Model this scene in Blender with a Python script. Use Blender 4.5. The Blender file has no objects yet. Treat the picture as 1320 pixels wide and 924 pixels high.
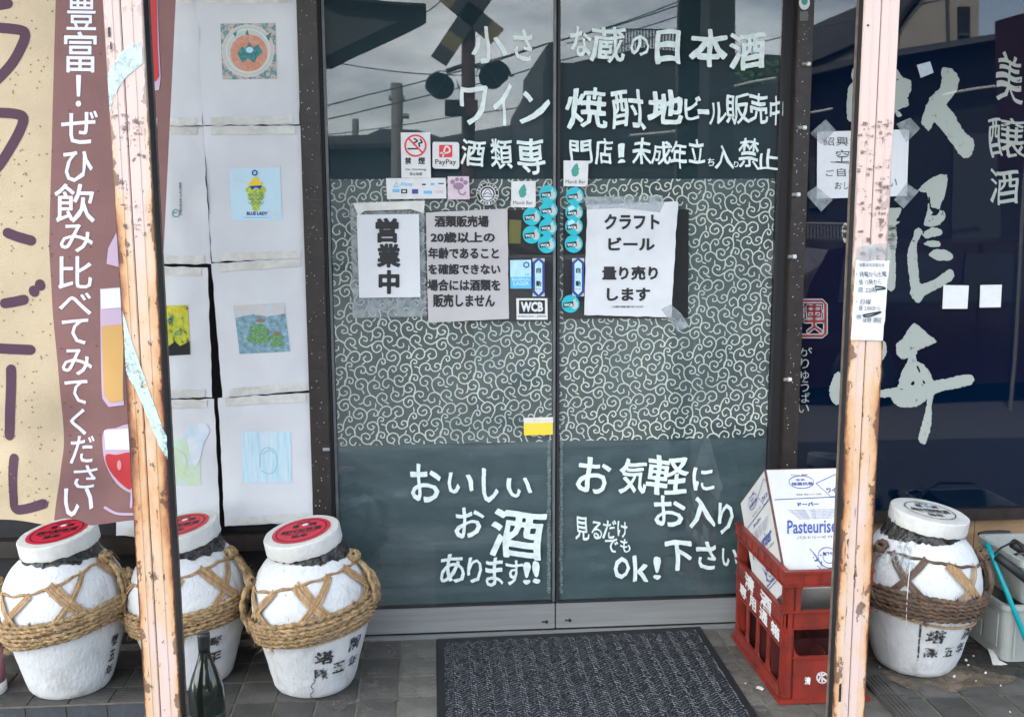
import bpy, bmesh, math, random
import numpy as np
from mathutils import Vector, Matrix, noise
from mathutils.geometry import tessellate_polygon
random.seed(7)
R = math.radians
scene = bpy.context.scene
C = scene.collection

# ------------------------------------------------------------ camera
FPX, YAW, PIT, ROL = 1296.9, .078062, -.143454, -.003619
CAM = Vector((-.439, -3.57, 1.55))
_F = Vector((math.sin(YAW)*math.cos(PIT), math.cos(YAW)*math.cos(PIT), math.sin(PIT)))
_r = Vector((math.cos(YAW), -math.sin(YAW), 0)); _u = _r.cross(_F)
_R = _r*math.cos(ROL)+_u*math.sin(ROL); _U = -_r*math.sin(ROL)+_u*math.cos(ROL)
cd = bpy.data.cameras.new('camera'); cam = bpy.data.objects.new('camera', cd); C.objects.link(cam)
cd.sensor_width = 36; cd.lens = 36*FPX/1320; cd.clip_end = 600; cd.clip_start = .05
cam.matrix_world = Matrix.Translation(CAM) @ Matrix((( _R.x, _U.x, -_F.x, 0), (_R.y, _U.y, -_F.y, 0), (_R.z, _U.z, -_F.z, 0), (0, 0, 0, 1)))
scene.camera = cam

# ------------------------------------------------------------ sky, sun, exposure
SUN_EL, SUN_AZ = R(58), R(-25)          # sun high behind the shop, a little to the left
w = bpy.data.worlds.new('World'); scene.world = w; w.use_nodes = True
nt = w.node_tree; nt.nodes.clear()
def N(nt, t, **k):
    n = nt.nodes.new(t)
    for a, b in k.items():
        if a.startswith('i_'): n.inputs[a[2:]].default_value = b
        else: setattr(n, a, b)
    return n
sky = N(nt, 'ShaderNodeTexSky', sky_type='NISHITA', sun_disc=False, sun_elevation=SUN_EL, sun_rotation=SUN_AZ)
tc = N(nt, 'ShaderNodeTexCoord'); mp = N(nt, 'ShaderNodeMapping'); mp.inputs['Scale'].default_value = (1, 1, 2.6)
nz = N(nt, 'ShaderNodeTexNoise', i_Scale=2.3, i_Detail=8.0, i_Roughness=.6)
cr = N(nt, 'ShaderNodeValToRGB'); cr.color_ramp.elements[0].position = .38; cr.color_ramp.elements[1].position = .60
cr.color_ramp.elements[0].color = (.12, .12, .12, 1); cr.color_ramp.elements[1].color = (.95, .95, .95, 1)
cl = N(nt, 'ShaderNodeRGB'); cl.outputs[0].default_value = (12.9, 13.4, 13.6, 1)
mx = N(nt, 'ShaderNodeMix', data_type='RGBA'); bg = N(nt, 'ShaderNodeBackground', i_Strength=.11); wo = N(nt, 'ShaderNodeOutputWorld')
L = nt.links.new
L(tc.outputs['Generated'], mp.inputs[0]); L(mp.outputs[0], nz.inputs['Vector']); 
sxyz = N(nt, 'ShaderNodeSeparateXYZ'); L(tc.outputs['Generated'], sxyz.inputs[0])
cov = N(nt, 'ShaderNodeMath', operation='MULTIPLY_ADD'); cov.inputs[1].default_value = -.22; L(sxyz.outputs[0], cov.inputs[0]); L(nz.outputs['Fac'], cov.inputs[2]); L(cov.outputs[0], cr.inputs[0])
nz2 = N(nt, 'ShaderNodeTexNoise', i_Scale=5.0, i_Detail=7.0, i_Roughness=.6); L(mp.outputs[0], nz2.inputs['Vector'])
shd = N(nt, 'ShaderNodeMapRange'); shd.inputs[1].default_value = .35; shd.inputs[2].default_value = .66; shd.inputs[3].default_value = .55; shd.inputs[4].default_value = 1.2; L(nz2.outputs['Fac'], shd.inputs[0])
cvm = N(nt, 'ShaderNodeVectorMath', operation='SCALE'); L(cl.outputs[0], cvm.inputs[0]); L(shd.outputs[0], cvm.inputs['Scale'])
L(cr.outputs[0], mx.inputs[0]); L(sky.outputs[0], mx.inputs[6]); L(cvm.outputs[0], mx.inputs[7]); L(mx.outputs[2], bg.inputs[0]); L(bg.outputs[0], wo.inputs[0])
sd = bpy.data.lights.new('sun', 'SUN'); sd.energy = 3.0; sd.angle = R(.5); sd.color = (1, .95, .88)
so = bpy.data.objects.new('sun', sd); C.objects.link(so)
_sd = Vector((math.sin(SUN_AZ)*math.cos(SUN_EL), math.cos(SUN_AZ)*math.cos(SUN_EL), math.sin(SUN_EL)))
so.rotation_euler = _sd.to_track_quat('Z', 'Y').to_euler()
vs = scene.view_settings; vs.view_transform = 'Standard'; vs.look = 'None'; vs.gamma = 1; vs.exposure = 2.22

# ------------------------------------------------------------ helpers
def P(px, py, Y=0.0):                    # point of the plane Y seen at a pixel of the 1320x924 photograph
    d = _F*FPX+_R*(px-660)+_U*(462-py)
    return CAM+d*((Y-CAM.y)/d.y)
def RV(px, py, D):                       # real place, D metres in front of the shop, of something seen mirrored in the glass
    p = P(px, py, D); return Vector((p.x, -p.y, p.z))

MATS = {}
def mat(name, col, rough=.6, var=0, scale=8, bump=0, bscale=60, metal=0, spec=.5, col2=None, ramp=(.35, .65), sc3=(1, 1, 1), detail=5, coat=0):
    m = bpy.data.materials.new(name); m.use_nodes = True; nt = m.node_tree; b = nt.nodes['Principled BSDF']
    b.inputs['Roughness'].default_value = rough; b.inputs['Metallic'].default_value = metal
    b.inputs['Specular IOR Level'].default_value = spec; b.inputs['Coat Weight'].default_value = coat
    c = (*col, 1); b.inputs['Base Color'].default_value = c
    tc = N(nt, 'ShaderNodeTexCoord'); mp = N(nt, 'ShaderNodeMapping'); mp.inputs['Scale'].default_value = sc3
    nt.links.new(tc.outputs['Object'], mp.inputs[0])
    if var or col2:
        n = N(nt, 'ShaderNodeTexNoise', i_Scale=scale, i_Detail=detail, i_Roughness=.6); nt.links.new(mp.outputs[0], n.inputs['Vector'])
        r = N(nt, 'ShaderNodeValToRGB'); r.color_ramp.elements[0].position, r.color_ramp.elements[1].position = ramp
        a = col2 or tuple(x*(1-var) for x in col); d = col if col2 else tuple(min(1, x*(1+var)) for x in col)
        r.color_ramp.elements[0].color = (*a, 1); r.color_ramp.elements[1].color = (*d, 1)
        nt.links.new(n.outputs['Fac'], r.inputs[0]); nt.links.new(r.outputs[0], b.inputs['Base Color'])
    if bump:
        n2 = N(nt, 'ShaderNodeTexNoise', i_Scale=bscale, i_Detail=4.0); nt.links.new(mp.outputs[0], n2.inputs['Vector'])
        bm_ = N(nt, 'ShaderNodeBump', i_Strength=bump, i_Distance=.01); nt.links.new(n2.outputs['Fac'], bm_.inputs['Height']); nt.links.new(bm_.outputs[0], b.inputs['Normal'])
    MATS[name] = m
    return m

def link(name, verts, faces, m, parent=None, smooth=False, uvs=None):
    me = bpy.data.meshes.new(name); me.from_pydata([tuple(v) for v in verts], [], faces)
    if uvs:
        ul = me.uv_layers.new(name='UVMap')
        for l in me.loops: ul.data[l.index].uv = uvs[l.vertex_index]
    if m: me.materials.append(m)
    if smooth: me.polygons.foreach_set('use_smooth', [True]*len(me.polygons))
    me.update()
    o = bpy.data.objects.new(name, me); C.objects.link(o)
    if parent: adopt(o, parent)
    return o
def world_loc(o):
    l = Vector(o.location)
    while o.parent: o = o.parent; l = l+Vector(o.location)
    return l
LOCS = {}
def adopt(o, parent):
    o.parent = parent; p = parent; M = Matrix.Identity(4)
    base = LOCS.get(parent.name, Matrix.Identity(4))
    o.matrix_parent_inverse = base.inverted(); LOCS[o.name] = Matrix.Identity(4)
def tag(o, label=None, cat=None, group=None, kind=None):
    if label: o['label'] = label
    if cat: o['category'] = cat
    if group: o['group'] = group
    if kind: o['kind'] = kind
    return o
def thing(name, label, cat, loc=(0, 0, 0), group=None):
    o = bpy.data.objects.new(name, None); C.objects.link(o); o.location = loc; o.empty_display_size = .1
    LOCS[o.name] = Matrix.Translation(Vector(loc))
    return tag(o, label, cat, group)

class MB:
    def __init__(s): s.v = []; s.f = []
    def add(s, vs, fs):
        k = len(s.v); s.v += [Vector(v) for v in vs]; s.f += [tuple(i+k for i in f) for f in fs]
    def box(s, x0, x1, y0, y1, z0, z1, b=0):
        if b:
            bm = bmesh.new(); bmesh.ops.create_cube(bm, size=1)
            for v in bm.verts: v.co = ((x0+x1)/2+v.co.x*(x1-x0), (y0+y1)/2+v.co.y*(y1-y0), (z0+z1)/2+v.co.z*(z1-z0))
            bmesh.ops.bevel(bm, geom=bm.edges[:], offset=b, segments=2, affect='EDGES', clamp_overlap=True)
            bm.verts.index_update(); s.add([v.co.copy() for v in bm.verts], [[v.index for v in f.verts] for f in bm.faces]); bm.free()
        else:
            s.add([(x, y, z) for x in (x0, x1) for y in (y0, y1) for z in (z0, z1)],
                  [(0, 1, 3, 2), (4, 6, 7, 5), (0, 4, 5, 1), (2, 3, 7, 6), (0, 2, 6, 4), (1, 5, 7, 3)])
    def obox(s, o, ax, ay, az):         # box from a corner and three edge vectors
        o, ax, ay, az = map(Vector, (o, ax, ay, az))
        s.add([o+ax*i+ay*j+az*k for i in (0, 1) for j in (0, 1) for k in (0, 1)],
              [(0, 1, 3, 2), (4, 6, 7, 5), (0, 4, 5, 1), (2, 3, 7, 6), (0, 2, 6, 4), (1, 5, 7, 3)])
    def tube(s, pts, r, n=8, closed=False, lobes=0, twist=0, cap=True):
        pts = [Vector(p) for p in pts]; m = len(pts); k0 = len(s.v)
        up = Vector((0, 0, 1)); acc = 0
        for i, p in enumerate(pts):
            a = pts[(i-1) % m] if closed or i else p; b = pts[(i+1) % m] if closed or i < m-1 else p
            t = (b-a).normalized(); u = up-t*up.dot(t)
            if u.length < 1e-3: u = Vector((1, 0, 0))-t*t.x
            u.normalize(); v = t.cross(u); up = u if not closed else Vector((0, 0, 1))
            if i: acc += (p-pts[i-1]).length
            rr = r(i/(m-1)) if callable(r) else r
            for j in range(n):
                th = 2*math.pi*j/n; q = rr*(1+(.36*math.cos(lobes*th-twist*acc) if lobes else 0))
                s.v.append(p+u*math.cos(th)*q+v*math.sin(th)*q)
        for i in range(m if closed else m-1):
            for j in range(n):
                a, b = k0+i*n, k0+((i+1) % m)*n
                s.f.append((a+j, a+(j+1) % n, b+(j+1) % n, b+j))
        if not closed and cap:
            s.f.append(tuple(k0+j for j in range(n))[::-1]); s.f.append(tuple(k0+(m-1)*n+j for j in range(n)))
    def lathe(s, prof, c=(0, 0, 0), n=40, M=None, jit=None):
        k0 = len(s.v); c = Vector(c)
        for r, z in prof:
            for j in range(n):
                a = 2*math.pi*j/n; q = Vector((r*math.cos(a), r*math.sin(a), z))
                if jit: q = jit(q)
                s.v.append((M @ q if M else q)+c)
        for i in range(len(prof)-1):
            for j in range(n):
                a, b = k0+i*n, k0+(i+1)*n
                s.f.append((a+j, a+(j+1) % n, b+(j+1) % n, b+j))
        for i, fl in ((0, True), (len(prof)-1, False)):
            if prof[i][0] > 1e-4:
                t = tuple(k0+i*n+j for j in range(n)); s.f.append(t[::-1] if fl else t)
    def poly(s, pts):                   # flat polygon, concave allowed
        pts = [Vector(p) for p in pts]; k = len(s.v); s.v += pts
        s.f += [tuple(i+k for i in t) for t in tessellate_polygon([pts])]
    def build(s, name, m, parent=None, smooth=False):
        return link(name, s.v, s.f, m, parent, smooth)
def bx(name, m, parent, *a, b=0):
    k = MB(); k.box(*a, b=b); return k.build(name, m, parent)

# glyphs ------------------------------------------------------
_G = {}; _O = {}
def glyph(ch, off, brush=0):
    """a character as flat faces; off (in ems) thickens its strokes, brush varies that width like a loaded marker"""
    key = (ch, off, brush)
    if key in _G and not brush: return _G[key]
    if ch not in _O:
        c = bpy.data.curves.new('glyph', 'FONT'); c.body = ch; c.resolution_u = 2
        o = bpy.data.objects.new('glyph', c); C.objects.link(o)
        me = bpy.data.meshes.new_from_object(o.evaluated_get(bpy.context.evaluated_depsgraph_get()))
        bm = bmesh.new(); bm.from_mesh(me); bmesh.ops.remove_doubles(bm, verts=bm.verts[:], dist=1e-5); bm.verts.index_update()
        _O[ch] = ([(v.co.x, v.co.y) for v in bm.verts], [tuple(v.index for v in p.verts) for p in bm.faces], [(e.verts[0].index, e.verts[1].index) for e in bm.edges if len(e.link_faces) == 1])
        bm.free(); bpy.data.objects.remove(o); bpy.data.curves.remove(c); bpy.data.meshes.remove(me)
    vs, fs, es = _O[ch]
    if off > 0:
        A = np.array(vs); E = np.array(es); P0, P1 = A[E[:, 0]], A[E[:, 1]]
        lo, hi = A.min(0)-off*1.6-.02, A.max(0)+off*1.6+.02; w_, h_ = hi-lo
        st = min(.024, max(.013, off*.7)) if len(ch) == 1 else .02
        nx, ny = int(w_/st)+2, int(h_/st)+2; xs = lo[0]+np.arange(nx)*st; ys = lo[1]+np.arange(ny)*st
        X, Y = np.meshgrid(xs, ys); Q = np.stack([X.ravel(), Y.ravel()], 1); D = np.full(len(Q), 9.0); ins = np.zeros(len(Q), bool)
        for p, q in zip(P0, P1):
            d = q-p; l2 = d@d
            if l2 < 1e-12: continue
            t = np.clip(((Q-p)@d)/l2, 0, 1); D = np.minimum(D, np.hypot(*(Q-p-t[:, None]*d).T))
            if p[1] != q[1]:
                c_ = (p[1] > Q[:, 1]) != (q[1] > Q[:, 1]); xi = p[0]+(Q[:, 1]-p[1])/(q[1]-p[1])*d[0]; ins ^= c_ & (Q[:, 0] < xi)
        F = np.where(ins, -D, D).reshape(ny, nx)-off
        if brush:
            ph = random.random()*50
            for i in range(ny):
                for j in range(nx):
                    if abs(F[i, j]) < .06: F[i, j] -= brush*(noise.noise(Vector((xs[j]*3.2, ys[i]*3.2, ph)))*1.3+.35*noise.noise(Vector((xs[j]*13, ys[i]*13, ph))))
        vs, fs, idx = [], [], {}
        def gp(i, j):
            if (i, j) not in idx: idx[(i, j)] = len(vs); vs.append((xs[j], ys[i]))
            return idx[(i, j)]
        def ep(a, b):
            k = (a, b) if a < b else (b, a)
            if k not in idx:
                fa, fb = F[k[0]], F[k[1]]; t = fa/(fa-fb); idx[k] = len(vs); vs.append((xs[k[0][1]]*(1-t)+xs[k[1][1]]*t, ys[k[0][0]]*(1-t)+ys[k[1][0]]*t))
            return idx[k]
        for i in range(ny-1):
            run = None
            for j in range(nx-1):
                cs = [(i, j), (i, j+1), (i+1, j+1), (i+1, j)]; m = [F[c] < 0 for c in cs]
                if all(m):
                    fs.append(tuple(gp(*c) for c in cs)); continue
                if not any(m): continue
                poly = []
                for q in range(4):
                    a_, b_ = cs[q], cs[(q+1) % 4]
                    if m[q]: poly.append(gp(*a_))
                    if m[q] != m[(q+1) % 4]: poly.append(ep(a_, b_))
                if len(poly) > 2: fs.append(tuple(poly))
    x0, x1 = min(v[0] for v in vs), max(v[0] for v in vs); y0, y1 = min(v[1] for v in vs), max(v[1] for v in vs)
    _G[key] = ([((v[0]-x0)/(x1-x0), (v[1]-y0)/(y1-y0)) for v in vs], fs)
    return _G[key]
def lettering(items, mapper, m, parent, off=.03, wob=0, name='lettering', label=None, shear=0):
    mb = MB()
    for it in items:
        ch, x0, y0, x1, y1 = it[:5]; o_ = it[5] if len(it) > 5 else off
        vs, fs = glyph(ch, o_, .5*o_ if wob else 0); ph = random.random()*20; out = []; sk = random.uniform(-.06, .06) if wob else 0
        for u, v in vs:
            if wob:
                u2 = u+wob*(math.sin(v*5+ph)*.6+math.sin(u*7+ph*1.7)*.5)+sk*(v-.5); v2 = v+wob*(math.sin(u*5.5+ph*2)*.6+math.sin(v*8+ph)*.4)-sk*(u-.5)
            else: u2, v2 = u, v
            u2 += shear*(v2-.5)
            out.append(mapper(x0+(x1-x0)*u2, y1-(y1-y0)*v2))
        mb.add(out, fs)
    o = mb.build(name, m, parent)
    if label: o['label'] = label
    return o
def on(Y): return lambda x, y: P(x, y, Y)

def quad(name, pts, Y, m, parent=None, th=.001):
    """thin plate whose front face shows at the four pixels TL TR BR BL on plane Y"""
    k = MB(); f = [P(*p, Y) for p in pts]; d = Vector((0, th, 0))
    k.add(f+[q+d for q in f], [(0, 3, 2, 1), (4, 5, 6, 7), (0, 1, 5, 4), (1, 2, 6, 5), (2, 3, 7, 6), (3, 0, 4, 7)])
    return k.build(name, m, parent)
def disc_pts(cx, cy, rx, ry=None, n=28, rot=0):
    ry = ry or rx
    return [(cx+rx*math.cos(a)*math.cos(rot)-ry*math.sin(a)*math.sin(rot), cy+rx*math.cos(a)*math.sin(rot)+ry*math.sin(a)*math.cos(rot)) for a in (2*math.pi*i/n for i in range(n))]
def shape(name, polys, mapper, m, parent=None, th=0, split=False):
    if split: return [shape(name, [p], mapper, m, parent, th) for p in polys]
    k = MB()
    for pl in polys:
        k.poly([mapper(*p) for p in pl])
        if th:
            n = len(pl); a = [mapper(*p) for p in pl]; b = [q+Vector((0, th, 0)) for q in a]
            k.add(a+b, [(i, (i+1) % n, n+(i+1) % n, n+i) for i in range(n)])
    return k.build(name, m, parent)
def clip_poly(pl, x0, x1, z0, z1):
    for ax, lim, sg in ((0, x0, 1), (0, x1, -1), (1, z0, 1), (1, z1, -1)):
        out = []
        for i in range(len(pl)):
            a, b = pl[i-1], pl[i]; da, db = (a[ax]-lim)*sg, (b[ax]-lim)*sg
            if da >= 0 or db >= 0:
                if (da >= 0) != (db >= 0):
                    t = da/(da-db); out.append((a[0]+(b[0]-a[0])*t, a[1]+(b[1]-a[1])*t))
            if db >= 0: out.append(b)
        pl = out
        if len(pl) < 3: return None
    return pl
def print_on(name, polys, mapper, m, parent, cell=5):
    """a print cut into small cells so that it follows the folds of the sheet under it"""
    k = MB()
    for pl in polys:
        tri = tessellate_polygon([[Vector((x, y, 0)) for x, y in pl]])
        for t in tri:
            q = [pl[a] for a in t]; x0, x1 = min(p[0] for p in q), max(p[0] for p in q); y0, y1 = min(p[1] for p in q), max(p[1] for p in q)
            for gx in range(int(x0//cell), int(x1//cell)+1):
                for gy in range(int(y0//cell), int(y1//cell)+1):
                    c = clip_poly(q, gx*cell, (gx+1)*cell, gy*cell, (gy+1)*cell)
                    if c: k.add([mapper(*p) for p in c], [tuple(range(len(c)))])
    return k.build(name, m, parent)
def ring(cx, cy, r0, r1, n=32):
    a = disc_pts(cx, cy, r0, n=n); b = disc_pts(cx, cy, r1, n=n)
    return [[a[i], a[(i+1) % n], b[(i+1) % n], b[i]] for i in range(n)]
def cat(pts, k=6, closed=False):
    n = len(pts); out = []
    for i in range(n if closed else n-1):
        g = lambda j: pts[j % n] if closed else pts[max(0, min(n-1, j))]
        p0, p1, p2, p3 = g(i-1), g(i), g(i+1), g(i+2)
        for t in (q/k for q in range(k)):
            out.append(tuple(.5*(2*p1[d]+(p2[d]-p0[d])*t+(2*p0[d]-5*p1[d]+4*p2[d]-p3[d])*t*t+(3*p1[d]-p0[d]-3*p2[d]+p3[d])*t**3) for d in range(2)))
    if not closed: out.append(tuple(pts[-1]))
    return out
def stroke(pts, w, smooth=True, k=6, round_=True, taper=False):
    """pixel polyline -> list of quads + round caps"""
    q = cat(pts, k) if smooth and len(pts) > 2 else [tuple(p) for p in pts]; L_, R_ = [], []
    for i, p in enumerate(q):
        a = q[max(0, i-1)]; b = q[min(len(q)-1, i+1)]; dx, dy = b[0]-a[0], b[1]-a[1]; l = math.hypot(dx, dy) or 1
        ww = w/2*(1 if not taper else (.25+.75*min(1, i/len(q)*3)))
        L_.append((p[0]-dy/l*ww, p[1]+dx/l*ww)); R_.append((p[0]+dy/l*ww, p[1]-dx/l*ww))
    out = [[L_[i], L_[i+1], R_[i+1], R_[i]] for i in range(len(q)-1)]
    if round_: out += [disc_pts(*q[0], w/2*(.3 if taper else 1), n=10), disc_pts(*q[-1], w/2, n=10)]
    return out
def strokes(name, lst, mapper, m, parent=None, w=2, split=False, **k):
    if split: return [strokes(name, [p], mapper, m, parent, w, **k) for p in lst]
    mb = MB()
    for pts in lst:
        for pl in stroke(pts, w, **k): 
            v = [mapper(*p) for p in pl]; mb.add(v, [tuple(range(len(v)))])
    return mb.build(name, m, parent)

def sheet(name, cs, Y, m, parent, nx=14, ny=18, amp=.002, freq=9, seed=0, extra=None, edge=0):
    """a hanging sheet seen at pixel corners TL TR BR BL; returns (object, mapper of pixels onto its surface)"""
    def h(x, z):
        v = amp*(noise.noise(Vector((x*freq, z*freq, seed)))+.5*noise.noise(Vector((x*freq*2.7, z*freq*2.1, seed+9))))
        return v+(extra(x, z) if extra else 0)
    vs, uv = [], []
    for j in range(ny+1):
        for i in range(nx+1):
            u, t = i/nx, j/ny
            jx = edge*noise.noise(Vector((t*9, i, seed+3))) if i in (0, nx) else 0; jy = edge*noise.noise(Vector((u*9, j, seed+5))) if j in (0, ny) else 0
            x = (cs[0][0]*(1-u)+cs[1][0]*u)*(1-t)+(cs[3][0]*(1-u)+cs[2][0]*u)*t+jx
            y = (cs[0][1]*(1-u)+cs[1][1]*u)*(1-t)+(cs[3][1]*(1-u)+cs[2][1]*u)*t+jy
            p = P(x, y, Y); p.y -= h(p.x, p.z); vs.append(p); uv.append((u, 1-t))
    fs = [(j*(nx+1)+i, (j+1)*(nx+1)+i, (j+1)*(nx+1)+i+1, j*(nx+1)+i+1) for j in range(ny) for i in range(nx)]
    o = link(name, vs, fs, m, parent, True, uv)
    def mp(x, y, d=.0012):
        p = P(x, y, Y); p.y -= h(p.x, p.z)+d*1.5; return p
    return o, mp

# ------------------------------------------------------------ materials
def glass_mat():
    m = bpy.data.materials.new('pane_glass'); m.use_nodes = True; nt = m.node_tree; nt.nodes.clear()
    lw = N(nt, 'ShaderNodeLayerWeight', i_Blend=.5); pw = N(nt, 'ShaderNodeMath', operation='POWER'); pw.inputs[1].default_value = 5
    ml = N(nt, 'ShaderNodeMath', operation='MULTIPLY_ADD'); ml.inputs[1].default_value = .95; ml.inputs[2].default_value = .048
    t = N(nt, 'ShaderNodeBsdfTransparent'); t.inputs[0].default_value = (.975, .985, .985, 1)
    g = N(nt, 'ShaderNodeBsdfGlossy', i_Roughness=.012); x = N(nt, 'ShaderNodeMixShader'); o = N(nt, 'ShaderNodeOutputMaterial')
    tc = N(nt, 'ShaderNodeTexCoord'); nz = N(nt, 'ShaderNodeTexNoise', i_Scale=1.6, i_Detail=1.0)
    bp = N(nt, 'ShaderNodeBump', i_Strength=.12, i_Distance=.01)
    l = nt.links.new
    l(tc.outputs['Object'], nz.inputs['Vector']); l(nz.outputs['Fac'], bp.inputs['Height']); l(bp.outputs[0], g.inputs['Normal'])
    l(lw.outputs['Facing'], pw.inputs[0]); l(pw.outputs[0], ml.inputs[0]); l(ml.outputs[0], x.inputs[0]); l(t.outputs[0], x.inputs[1]); l(g.outputs[0], x.inputs[2]); l(x.outputs[0], o.inputs[0])
    return m
M_glass = glass_mat()
M_paperteal = mat('teal_paper', (.068, .102, .111), .42, .12, 3, .8, 7, col2=(.052, .082, .092), spec=.4, sc3=(1, 1, 1.7))
M_papertop = mat('dark_teal_paper', (.025, .045, .055), .6, .1, 3, spec=0)
M_cloth = mat('cloth', (.120, .142, .140), .8, .30, 2.2, .2, 300, spec=0, col2=(.058, .075, .082), ramp=(.32, .62))
M_cloth_line = mat('cloth_print', (.70, .74, .63), .8, .1, 3.5, col2=(.42, .47, .44), ramp=(.32, .60))
M_white_ink = mat('white_marker', (.66, .75, .73), .5, .12, 40)
M_alu = mat('brushed_aluminium', (.26, .265, .265), .38, .12, 6, .05, 200, metal=.25, sc3=(.3, 8, 8))
M_alu_d = mat('dull_aluminium', (.13, .14, .15), .5, .2, 12, metal=.4)
M_frame = mat('dark_brown_frame', (.022, .016, .014), .45, .3, 25, .1, 80)
M_black = mat('black_void', (.008, .008, .01), .7)
M_seal = mat('black_rubber', (.012, .012, .014), .6)
M_navy = mat('navy_film', (.0003, .006, .022), .6, .15, 2, spec=0)
M_paper = mat('white_paper', (.64, .65, .67), .75, .05, 4, .12, 25)
M_paper2 = mat('slightly_grey_paper', (.60, .61, .63), .75, .07, 5, .4, 14)
M_pinkpaper = mat('pale_pinkish_paper', (.47, .445, .45), .7, .08, 4, .15, 20)
M_tape = mat('yellowed_tape', (.62, .61, .57), .35, .10, 25, .3, 40)
M_ink = mat('black_ink', (.012, .012, .014), .6)
M_bluepen = mat('grey_pen_ink', (.06, .06, .07), .7)
M_tile = mat('dark_grey_tile', (.055, .052, .048), .55, .35, 9, .25, 60)
M_grout = mat('sandy_grout', (.15, .13, .105), .9, .3, 12, .3, 150)
M_mat = mat('mat_rubber', (.006, .007, .010), .6)
M_fleck = mat('mat_fleck', (.085, .09, .10), .85, .8, 70)
M_red = mat('red_crate_plastic', (.23, .024, .014), .42, .2, 14, .1, 60, col2=(.12, .018, .013), ramp=(.3, .6))
M_white = mat('white_paint', (.66, .66, .66), .5, .05, 30)
M_jar = mat('whitewashed_jar', (.57, .575, .58), .65, .1, 9, .35, 90, col2=(.38, .37, .35), ramp=(.28, .42), sc3=(1, 1, .5), detail=9)
M_cap = mat('plaster_cap', (.57, .56, .53), .75, .08, 14, .3, 60)
M_redlabel = mat('red_label', (.58, .018, .045), .5, .1, 20)
M_clay = mat('dark_clay_seal', (.07, .066, .062), .3, .6, 30, 1, 60, col2=(.010, .009, .008), ramp=(.45, .72))
M_rope = mat('straw_rope', (.46, .32, .165), .85, .3, 60, .6, 300, col2=(.20, .12, .055))
M_rope_d = mat('old_brown_rope', (.16, .10, .065), .9, .3, 40, .5, 300, col2=(.07, .045, .03))
M_strap = mat('bamboo_strap', (.46, .29, .14), .6, .25, 14, .6, 60, col2=(.27, .15, .065), sc3=(6, 6, 1.5))
M_strap_d = mat('dark_bamboo_strap', (.10, .06, .04), .7, .3, 12, .4, 60)
M_bottle = mat('dark_green_bottle', (.008, .014, .010), .12, .3, 8, coat=.4)
M_foil = mat('dark_bottle_foil', (.02, .022, .022), .4, .4, 60)
M_kraft = mat('carton_white', (.56, .555, .54), .65, .08, 6, .15, 30)
M_edge = mat('carton_edge', (.12, .045, .035), .8, .3, 60)
M_blue = mat('carton_blue_ink', (.05, .08, .30), .6)
M_teal = mat('turquoise_pole', (.0, .30, .34), .3, .08, 20)
M_bin = mat('grey_bin_plastic', (.34, .36, .34), .5, .12, 8, .05, 80)
M_wood = mat('tan_board', (.30, .19, .10), .6, .2, 5, .1, 60, sc3=(1, 1, 4))
M_asphalt = mat('asphalt', (.055, .055, .058), .9, .2, 30, .4, 200)
M_conc = mat('concrete', (.30, .29, .27), .85, .12, 3, .2, 40)
M_wallgrey = mat('shop_wall_grey', (.16, .15, .14), .8, .15, 4, .2, 60)
M_stick_teal = mat('turquoise_sticker', (.01, .42, .50), .4, .06, 50)
M_stick_grey = mat('sticker_grey_hop', (.45, .50, .48), .5)
M_navyblue = mat('sticker_navy', (.03, .05, .25), .4)
M_skyblue = mat('sticker_sky_blue', (.10, .45, .75), .5)
M_palesky = mat('sticker_pale_blue', (.42, .66, .78), .5, .1, 30)
M_leaf = mat('sticker_leaf_teal', (.05, .30, .25), .5)
M_yellow = mat('sticker_yellow', (.85, .60, .04), .5)
M_signred = mat('sign_red', (.72, .02, .03), .4)
M_pink = mat('pale_pink_sticker', (.62, .50, .55), .6, .1, 40)
M_mauve_ink = mat('mauve_ink', (.30, .19, .28), .6)

def sleeve_mat():
    m = bpy.data.materials.new('clear_sleeve'); m.use_nodes = True; nt = m.node_tree; nt.nodes.clear()
    t = N(nt, 'ShaderNodeBsdfTransparent'); t.inputs[0].default_value = (.95, .97, .98, 1)
    p = N(nt, 'ShaderNodeBsdfPrincipled', i_Roughness=.25); p.inputs['Base Color'].default_value = (.42, .46, .48, 1)
    x = N(nt, 'ShaderNodeMixShader'); o = N(nt, 'ShaderNodeOutputMaterial'); tc = N(nt, 'ShaderNodeTexCoord')
    n = N(nt, 'ShaderNodeTexNoise', i_Scale=22.0, i_Detail=4.0); r = N(nt, 'ShaderNodeMapRange'); r.inputs[1].default_value = .3; r.inputs[2].default_value = .75; r.inputs[3].default_value = .18; r.inputs[4].default_value = .75
    l = nt.links.new; l(tc.outputs['Object'], n.inputs['Vector']); l(n.outputs['Fac'], r.inputs[0]); l(r.outputs[0], x.inputs[0]); l(t.outputs[0], x.inputs[1]); l(p.outputs[0], x.inputs[2]); l(x.outputs[0], o.inputs[0])
    return m
M_sleeve = sleeve_mat()

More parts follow.
